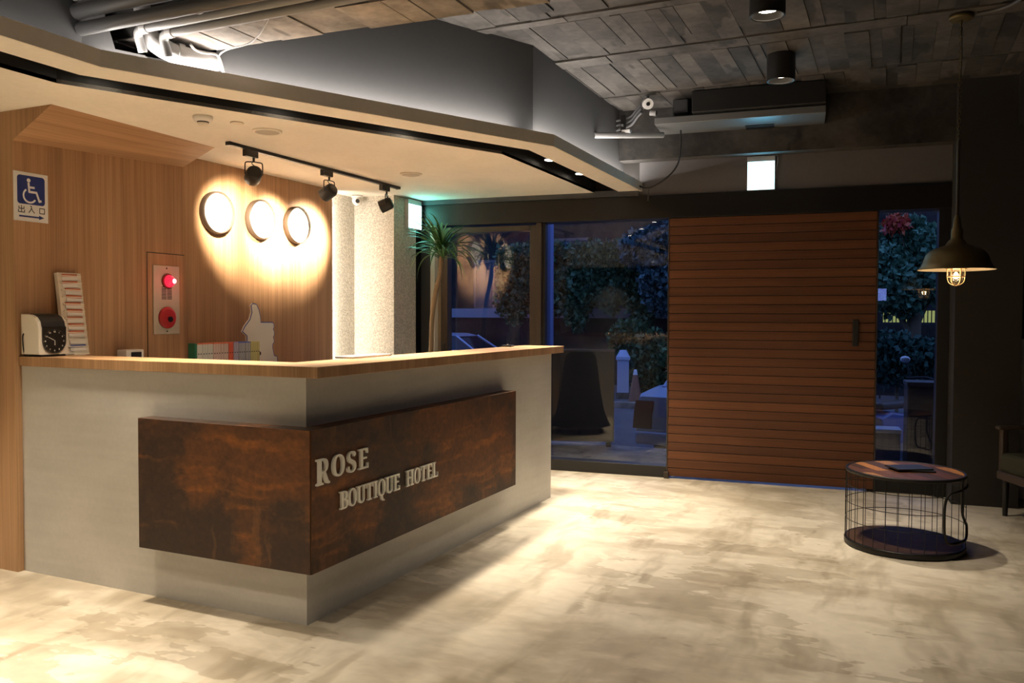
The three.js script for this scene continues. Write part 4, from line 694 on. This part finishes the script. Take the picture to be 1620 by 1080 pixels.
function leavesOf(n, seed, place, size, c0, c1) {
  const g = new THREE.BufferGeometry(); g.setAttribute('position', new THREE.Float32BufferAttribute([0, 0, 0, 0.4, 0.5, 0.08, 0, 1, 0, -0.4, 0.5, 0.08], 3)); g.setIndex([0, 1, 2, 0, 2, 3]); g.computeVertexNormals();
  const m = new THREE.InstancedMesh(g, S({ color: 0xffffff, roughness: 0.6, side: THREE.DoubleSide }), n), r = rngOf(seed), o = new THREE.Object3D(), c = new THREE.Color();
  for (let k = 0; k < n; k++) { const p = place(r); o.position.set(...p); o.rotation.set(r() * 6, r() * 6, r() * 6); o.scale.setScalar(size * (0.6 + r() * 0.8)); o.updateMatrix(); m.setMatrixAt(k, o.matrix); const t = r(); c.setRGB(c0[0] + (c1[0] - c0[0]) * t, c0[1] + (c1[1] - c0[1]) * t, c0[2] + (c1[2] - c0[2]) * t); m.setColorAt(k, c); }
  m.castShadow = m.receiveShadow = true; return m;
}
function bush(name, label, cat, n, seed, place, size, c0, c1, stems) {
  const t = group(name, label, cat); const l = leavesOf(n, seed, place, size, c0, c1); l.name = 'foliage'; l.userData.kind = 'stuff'; t.add(l);
  if (stems) part('branches', merge(stems.map(([p, q, r]) => bar(p, q, r, 6))), M.bark, t); return t;
}
const clump = (list) => (r) => { const [x, y, z, a, b, c] = list[Math.floor(r() * list.length)], th = r() * 6.283, u = 2 * r() - 1, s = Math.cbrt(r()), w = Math.sqrt(1 - u * u); return [x + Math.cos(th) * w * s * a, y + u * s * b, z + Math.sin(th) * w * s * c]; };
bush('hanging_hedge', 'hanging green creepers over the wall across the street', 'hedge', 26000, 71, (r) => { const x = -9.6 + r() * 5.6, d = 1.9 + 0.55 * Math.sin(x * 5.3) * Math.sin(x * 2.1 + 1); return [x, 3.3 - Math.pow(r(), 0.8) * d * 0.95, -20.6 + r() * 0.7]; }, 0.13, [0.02, 0.07, 0.03], [0.10, 0.20, 0.09]);
bush('street_tree', 'blue-green tree top beside the creepers across the street', 'tree', 9000, 72, clump([[-4.6, 2.2, -19.0, 0.8, 0.8, 0.6], [-4.2, 3.0, -19.2, 0.9, 0.9, 0.7], [-5.2, 3.0, -19.3, 0.8, 0.5, 0.6]]), 0.14, [0.03, 0.07, 0.07], [0.08, 0.16, 0.16], [[[-4.5, ST, -19.1], [-4.5, 2.6, -19.1], 0.14], [[-4.5, 1.8, -19.1], [-4.1, 3.0, -19.2], 0.07], [[-4.5, 1.8, -19.1], [-5.1, 3.0, -19.3], 0.06]]);
bush('shrub', 'low green shrub behind the traffic cone', 'shrub', 9000, 73, clump([[-4.9, 0.35, -18.3, 0.6, 0.75, 0.4], [-4.2, 0.25, -18.0, 0.7, 0.6, 0.4], [-5.5, 0.9, -18.6, 0.5, 0.4, 0.3]]), 0.12, [0.02, 0.06, 0.02], [0.09, 0.2, 0.07], [[[-4.8, ST, -18.3], [-4.8, 0.4, -18.3], 0.04], [[-4.3, ST, -18.1], [-4.3, 0.3, -18.1], 0.04], [[-4.9, ST, -18.4], [-5.5, 0.9, -18.6], 0.03]]);
bush('street_tree', 'dense green tree seen through the narrow pane', 'tree', 16000, 74, clump([[0.1, 1.9, -15.3, 0.5, 0.5, 0.5], [0.7, 2.3, -15.5, 0.6, 0.6, 0.5], [0.2, 2.7, -15.6, 0.5, 0.4, 0.4], [0.85, 1.95, -15.2, 0.5, 0.35, 0.4], [-0.1, 2.1, -15.0, 0.4, 0.5, 0.4]]), 0.11, [0.03, 0.10, 0.05], [0.16, 0.34, 0.2], [[[0.35, ST, -15.4], [0.35, 2.2, -15.4], 0.12], [[0.35, 1.2, -15.4], [0.8, 2.4, -15.5], 0.06], [[0.35, 1.0, -15.4], [-0.1, 1.9, -15.2], 0.05]]);
bush('shrub', 'dark green shrub low behind the scooters', 'shrub', 7000, 76, clump([[0.0, 0.75, -14.6, 0.5, 0.45, 0.3], [0.7, 0.6, -14.7, 0.6, 0.5, 0.3], [1.3, 0.9, -14.9, 0.5, 0.5, 0.3]]), 0.11, [0.015, 0.05, 0.03], [0.06, 0.16, 0.11], [[[0.1, ST, -14.7], [0.1, 0.8, -14.7], 0.03], [[0.8, ST, -14.8], [0.8, 0.7, -14.8], 0.03]]);
bush('flower_bush', 'red and orange blossoms above the tree in the narrow pane', 'flowers', 260, 75, clump([[0.05, 2.95, -15.2, 0.22, 0.16, 0.15]]), 0.09, [0.5, 0.02, 0.03], [0.7, 0.16, 0.04], [[[0.2, 2.4, -15.3], [0.1, 2.95, -15.2], 0.02]]);
{ // facade across the street with windows, each its own part
  const b = group('street_building', 'dark building with a few lit windows across the street', 'building', [0, 0, -24]);
  part('wall', span(-30, 22, ST, 4.4, -0.6, 0), M.concreteD, b);
  const lit = glow(0.16, 0.18, 0.05), dark = S({ color: lin(0.02, 0.03, 0.05), roughness: 0.2 });
  for (const [x, y, w, h, on] of [[-14.2, 2.4, 1.4, 1.6, 0], [-11.6, 2.4, 1.4, 1.6, 0], [-16.8, 2.4, 1.4, 1.6, 0], [-9.0, 3.2, 1.4, 1.2, 0], [-19.6, 2.4, 1.4, 1.6, 0], [-2.0, 3.0, 1.2, 1.4, 0], [1.2, 3.0, 1.2, 1.4, 0]]) { const f = part('window', merge([span(x - w / 2, x - w / 2 + 0.08, y - h / 2, y + h / 2, 0, 0.06), span(x + w / 2 - 0.08, x + w / 2, y - h / 2, y + h / 2, 0, 0.06), span(x - w / 2, x + w / 2, y - h / 2, y - h / 2 + 0.08, 0, 0.06), span(x - w / 2, x + w / 2, y + h / 2 - 0.08, y + h / 2, 0, 0.06), span(x - 0.03, x + 0.03, y - h / 2, y + h / 2, 0, 0.05)]), M.pvcGrey, b); part('pane', span(x - w / 2 + 0.04, x + w / 2 - 0.04, y - h / 2 + 0.04, y + h / 2 - 0.04, 0.005, 0.03), on ? lit : dark, f); }
  // ground-floor slit window, lit, behind bars
  const s = group('lit_fence_window', 'row of yellow lit openings behind bars seen through the narrow pane', 'window', [0.45, 0, -20.4]);
  for (const [a, c] of [[-0.62, 0.02], [0.16, 0.75]]) { part('lit_pane', span(a, c, 1.30, 1.56, -0.02, 0), glow(0.26, 0.28, 0.09), s); for (let x = a + 0.03; x < c; x += 0.075) part('bar', span(x, x + 0.022, 1.27, 1.59, 0.01, 0.03), M.black, s); }
  part('rail', merge([span(-0.7, 0.85, 1.24, 1.30, -0.02, 0.04), span(-0.7, 0.85, 1.56, 1.61, -0.02, 0.04), span(-0.68, -0.64, ST, 1.6, -0.02, 0.03), span(0.79, 0.83, ST, 1.6, -0.02, 0.03)]), M.black, s);
  const p = group('lamp_post', 'blue-grey steel post outside the large pane', 'post', [-4.52, 0, -11.15]); part('pole', mapUV(new THREE.CylinderGeometry(0.075, 0.085, 3.6, 20).translate(0, ST + 1.8, 0)), S({ color: lin(0.22, 0.24, 0.42), roughness: 0.4, metalness: 0.3 }), p); part('base', new THREE.CylinderGeometry(0.13, 0.14, 0.05, 20).translate(0, ST + 0.025, 0), M.steel, p); part('side_pipe', rod([-0.16, ST, 0.02], [-0.16, ST + 3.5, 0.02], 0.03), S({ color: lin(0.22, 0.24, 0.35), roughness: 0.5 }), p);
  const bo = group('gate_post', 'white square gate post with a pyramid cap outside', 'post', [-5.42, ST, -17.83], 0.3); part('shaft', rspan(-0.13, 0.13, 0, 0.86, -0.13, 0.13, 0.01), S({ color: lin(0.5, 0.48, 0.55), roughness: 0.8 }), bo); part('plinth', rspan(-0.15, 0.15, 0, 0.14, -0.15, 0.15, 0.01), M.concrete, bo); part('cap', merge([rspan(-0.155, 0.155, 0.86, 0.94, -0.155, 0.155, 0.01), mapUV(new THREE.CylinderGeometry(0.10, 0.20, 0.14, 4).rotateY(Math.PI / 4).translate(0, 1.01, 0))]), S({ color: lin(0.55, 0.55, 0.66), roughness: 0.8 }), bo);
  const cn = group('traffic_cone', 'orange traffic cone with a white tip by the gate post', 'traffic cone', [-4.8, ST, -16.66]); part('cone', lathe([[0.03, 0.72], [0.15, 0.03], [0.14, 0.03], [0.025, 0.72]].reverse(), 28), S({ color: lin(0.26, 0.09, 0.05), roughness: 0.7 }), cn); part('tip', lathe([[0, 0.73], [0.03, 0.73], [0.048, 0.62], [0.04, 0.62]].reverse(), 24), M.white, cn); part('base', rspan(-0.19, 0.19, 0, 0.035, -0.19, 0.19, 0.01), M.black, cn);
}
function car(name, label, pos, turn, paint) {                            // rear at local x = 0, length along +x
  const t = group(name, label, 'car', pos, turn);
  const prof = [[0.02, 0.36], [-0.02, 0.50], [0.0, 0.66], [0.05, 0.80], [0.09, 0.90], [0.16, 0.945], [0.55, 0.985], [0.75, 1.0], [3.2, 0.97], [3.5, 0.93], [4.25, 0.80], [4.42, 0.68], [4.45, 0.45], [4.4, 0.28], [3.95, 0.22], [3.9, 0.42], [3.78, 0.56], [3.6, 0.62], [3.42, 0.56], [3.3, 0.42], [3.25, 0.22], [1.25, 0.22], [1.2, 0.42], [1.08, 0.56], [0.9, 0.62], [0.72, 0.56], [0.6, 0.42], [0.56, 0.24], [0.1, 0.28]];
  part('body', extrude(prof, 1.62, 0.05).translate(0, 0, -0.81), paint, t);
  const cab = [[0.62, 0.98], [1.15, 1.36], [1.6, 1.43], [2.2, 1.43], [2.6, 1.36], [3.25, 0.97]];
  const gl = extrude(cab, 1.4, 0.03).translate(0, 0, -0.7), pp = gl.attributes.position; for (let i = 0; i < pp.count; i++) pp.setZ(i, pp.getZ(i) * (1 - Math.max(0, pp.getY(i) - 0.98) * 0.36)); gl.computeVertexNormals();
  part('windows', gl, S({ color: lin(0.02, 0.025, 0.035), roughness: 0.08 }), t);
  const roof = extrude([[1.1, 1.36], [1.55, 1.437], [2.25, 1.437], [2.65, 1.355], [2.3, 1.41], [1.6, 1.41]], 1.12, 0.02).translate(0, 0, -0.56); part('roof', roof, paint, t);
  part('pillar', merge([-1, 1].flatMap((s) => [rod([0.62, 0.98, s * 0.70], [1.15, 1.37, s * 0.60], 0.03, 8), rod([3.25, 0.97, s * 0.70], [2.6, 1.37, s * 0.60], 0.03, 8), rod([1.95, 0.98, s * 0.71], [1.95, 1.42, s * 0.60], 0.025, 8)])), paint, t);
  for (const x of [0.9, 3.6]) for (const s of [-1, 1]) { const w = part('wheel', new THREE.CylinderGeometry(0.31, 0.31, 0.2, 28).rotateX(Math.PI / 2).translate(x, 0.31, s * 0.74), M.black, t); part('hubcap', new THREE.CylinderGeometry(0.2, 0.2, 0.21, 20).rotateX(Math.PI / 2).translate(x, 0.31, s * 0.745), M.steel, w); }
  for (const s of [-1, 1]) {
    const y0 = s * 0.86, q = [[-0.035, 0.50], [0.015, 0.76], [0.07, 0.85], [0.16, 0.70], [0.26, 0.52]];
    const tl = extrude(q, 0.24, 0.01).translate(0, 0, s > 0 ? 0.635 : -0.875); part('tail_light', tl, S({ color: lin(0.16, 0.025, 0.025), roughness: 0.2 }), t);
    part('headlight', rspan(4.28, 4.44, 0.58, 0.72, s * 0.62 - 0.17, s * 0.62 + 0.17, 0.03), M.white, t);
  }
  t.scale.setScalar(0.94);
  part('bumper', merge([rspan(-0.09, 0.3, 0.30, 0.47, -0.84, 0.84, 0.05), rspan(4.2, 4.5, 0.26, 0.44, -0.82, 0.82, 0.05)]), paint, t);
  return t;
}
const silver = new THREE.MeshPhysicalMaterial({ color: lin(0.40, 0.46, 0.62), roughness: 0.35, metalness: 0.25, clearcoat: 0.5, clearcoatRoughness: 0.1 });
car('parked_car', 'silver car with its tail light beside the wooden door edge', [-2.02, ST, -9.72], 1.46, silver);
car('parked_car', 'blue-grey car seen through the glass door leaf', [-13.0, ST, -20.3], -0.05, silver);
{ // scooters, brown planter and posts seen through the narrow pane
  const t = group('scooter', 'dark scooter with a round mirror seen through the narrow pane', 'scooter', [0.2, ST, -12.2], 1.0);
  const bp = new THREE.MeshPhysicalMaterial({ color: lin(0.12, 0.14, 0.3), roughness: 0.3, clearcoat: 0.5 });
  for (const x of [-0.62, 0.62]) part('wheel', new THREE.TorusGeometry(0.19, 0.055, 10, 28).translate(x, 0.245, 0), M.black, t);
  part('body', extrude([[-0.8, 0.55], [-0.55, 0.62], [-0.1, 0.55], [0.05, 0.30], [0.35, 0.28], [0.52, 0.6], [0.6, 0.85], [0.68, 0.85], [0.62, 0.5], [0.45, 0.2], [-0.4, 0.2], [-0.75, 0.42]], 0.26, 0.03).translate(0, 0, -0.13), bp, t);
  part('seat', rbox(0.62, 0.1, 0.26, 0.04, -0.42, 0.69, 0), M.black, t); part('handlebar', tube([[0.5, 0.98, -0.32], [0.58, 1.0, -0.1], [0.6, 0.98, 0], [0.58, 1.0, 0.1], [0.5, 0.98, 0.32]], 0.018, 30, 8), M.blackMetal, t);
  part('steering_post', rod([0.62, 0.3, 0], [0.6, 0.98, 0], 0.03), M.blackMetal, t);
  part('headlight', new THREE.SphereGeometry(0.08, 18, 12).translate(0.68, 0.82, 0), M.white, t);
  for (const s of [-1, 1]) { const m = part('mirror', new THREE.SphereGeometry(0.07, 18, 12).scale(0.35, 0.7, 1).rotateY(0.2).translate(0.5, 1.24, s * 0.34), M.steel, t); part('mirror_stalk', rod([0.52, 1.0, s * 0.26], [0.51, 1.2, s * 0.33], 0.008), M.blackMetal, m); }
  const u = t.clone(); u.name = numbered('scooter'); scene.add(u); u.position.set(1.35, ST, -12.9); u.rotation.y = 0.9; u.userData = { label: 'second dark scooter behind the brown planter box', category: 'scooter' };
  const b = group('planter_box', 'tall dark brown planter box outside the narrow pane', 'planter', [0.36, ST, -10.4], 0.1);
  part('box', rspan(-0.2, 0.2, 0, 1.08, -0.18, 0.18, 0.03), S({ color: lin(0.06, 0.04, 0.03), roughness: 0.7 }), b); part('rim', rspan(-0.21, 0.21, 1.06, 1.11, -0.19, 0.19, 0.01), S({ color: lin(0.08, 0.06, 0.05), roughness: 0.6 }), b);
  const k = group('utility_box', 'low blue-grey utility box outside beside the wooden door', 'utility box', [-0.06, ST, -10.75], 0.1); part('body', rspan(-0.19, 0.17, 0, 0.47, -0.15, 0.15, 0.015), S({ color: lin(0.10, 0.11, 0.18), roughness: 0.6 }), k); part('lid', rspan(-0.2, 0.18, 0.47, 0.52, -0.16, 0.16, 0.01), S({ color: lin(0.4, 0.42, 0.5), roughness: 0.4 }), k);
  const q = group('bollard', 'thin bollard with pale bands outside the narrow pane', 'bollard', [0.52, ST, -10.9]); part('post', rod([0, 0, 0], [0, 0.64, 0], 0.03), S({ color: lin(0.14, 0.15, 0.2), roughness: 0.6 }), q); part('band', merge([rod([0, 0.58, 0], [0, 0.63, 0], 0.032), rod([0, 0.48, 0], [0, 0.52, 0], 0.032)]), M.white, q);
  // dark draped chair behind the counter, seen only as a reflection
  const dr = lathe([[0, 1.0], [0.12, 0.99], [0.2, 0.92], [0.23, 0.75], [0.26, 0.5], [0.31, 0.25], [0.38, 0.1], [0.37, 0.08], [0, 0.08]].reverse(), 40), pos = dr.attributes.position; for (let i = 0; i < pos.count; i++) { const x = pos.getX(i), z = pos.getZ(i), a = Math.atan2(z, x), f = 1 + 0.07 * Math.sin(a * 9) * (1 - pos.getY(i)); pos.setX(i, x * f * 0.9); pos.setZ(i, z * f); } dr.computeVertexNormals();
  const cv = group('draped_chair', 'dark draped office chair behind the counter, mirrored in the large pane', 'chair', [-3.42, 0, -4.75]); part('drape', dr, S({ color: lin(0.01, 0.01, 0.009), roughness: 0.95 }), cv);
  for (let k = 0; k < 5; k++) { const a = k * 1.2566, x = Math.cos(a) * 0.27, z = Math.sin(a) * 0.27; part('foot', merge([rod([0, 0.09, 0], [x, 0.06, z], 0.018, 8), mapUV(new THREE.SphereGeometry(0.028, 12, 8).translate(x, 0.028, z))]), M.black, cv); }
}

{
  const t = group('street_board', 'dark grey-blue freestanding board outside the large pane', 'board', [-3.13, -0.012, -8.60], 0.33);
  const bm = S({ color: lin(0.022, 0.025, 0.045), roughness: 0.55 });
  part('panel', rspan(-0.42, 0.40, 0.04, 1.04, -0.015, 0.015, 0.004), bm, t); part('top_rail', rspan(-0.43, 0.41, 1.03, 1.055, -0.02, 0.02, 0.004), S({ color: lin(0.08, 0.085, 0.13), roughness: 0.5 }), t);
  for (const x of [-0.36, 0.34]) part('foot', rspan(x - 0.025, x + 0.025, 0, 0.05, -0.13, 0.13, 0.004), M.black, t);
}

renderer.render(scene, camera);
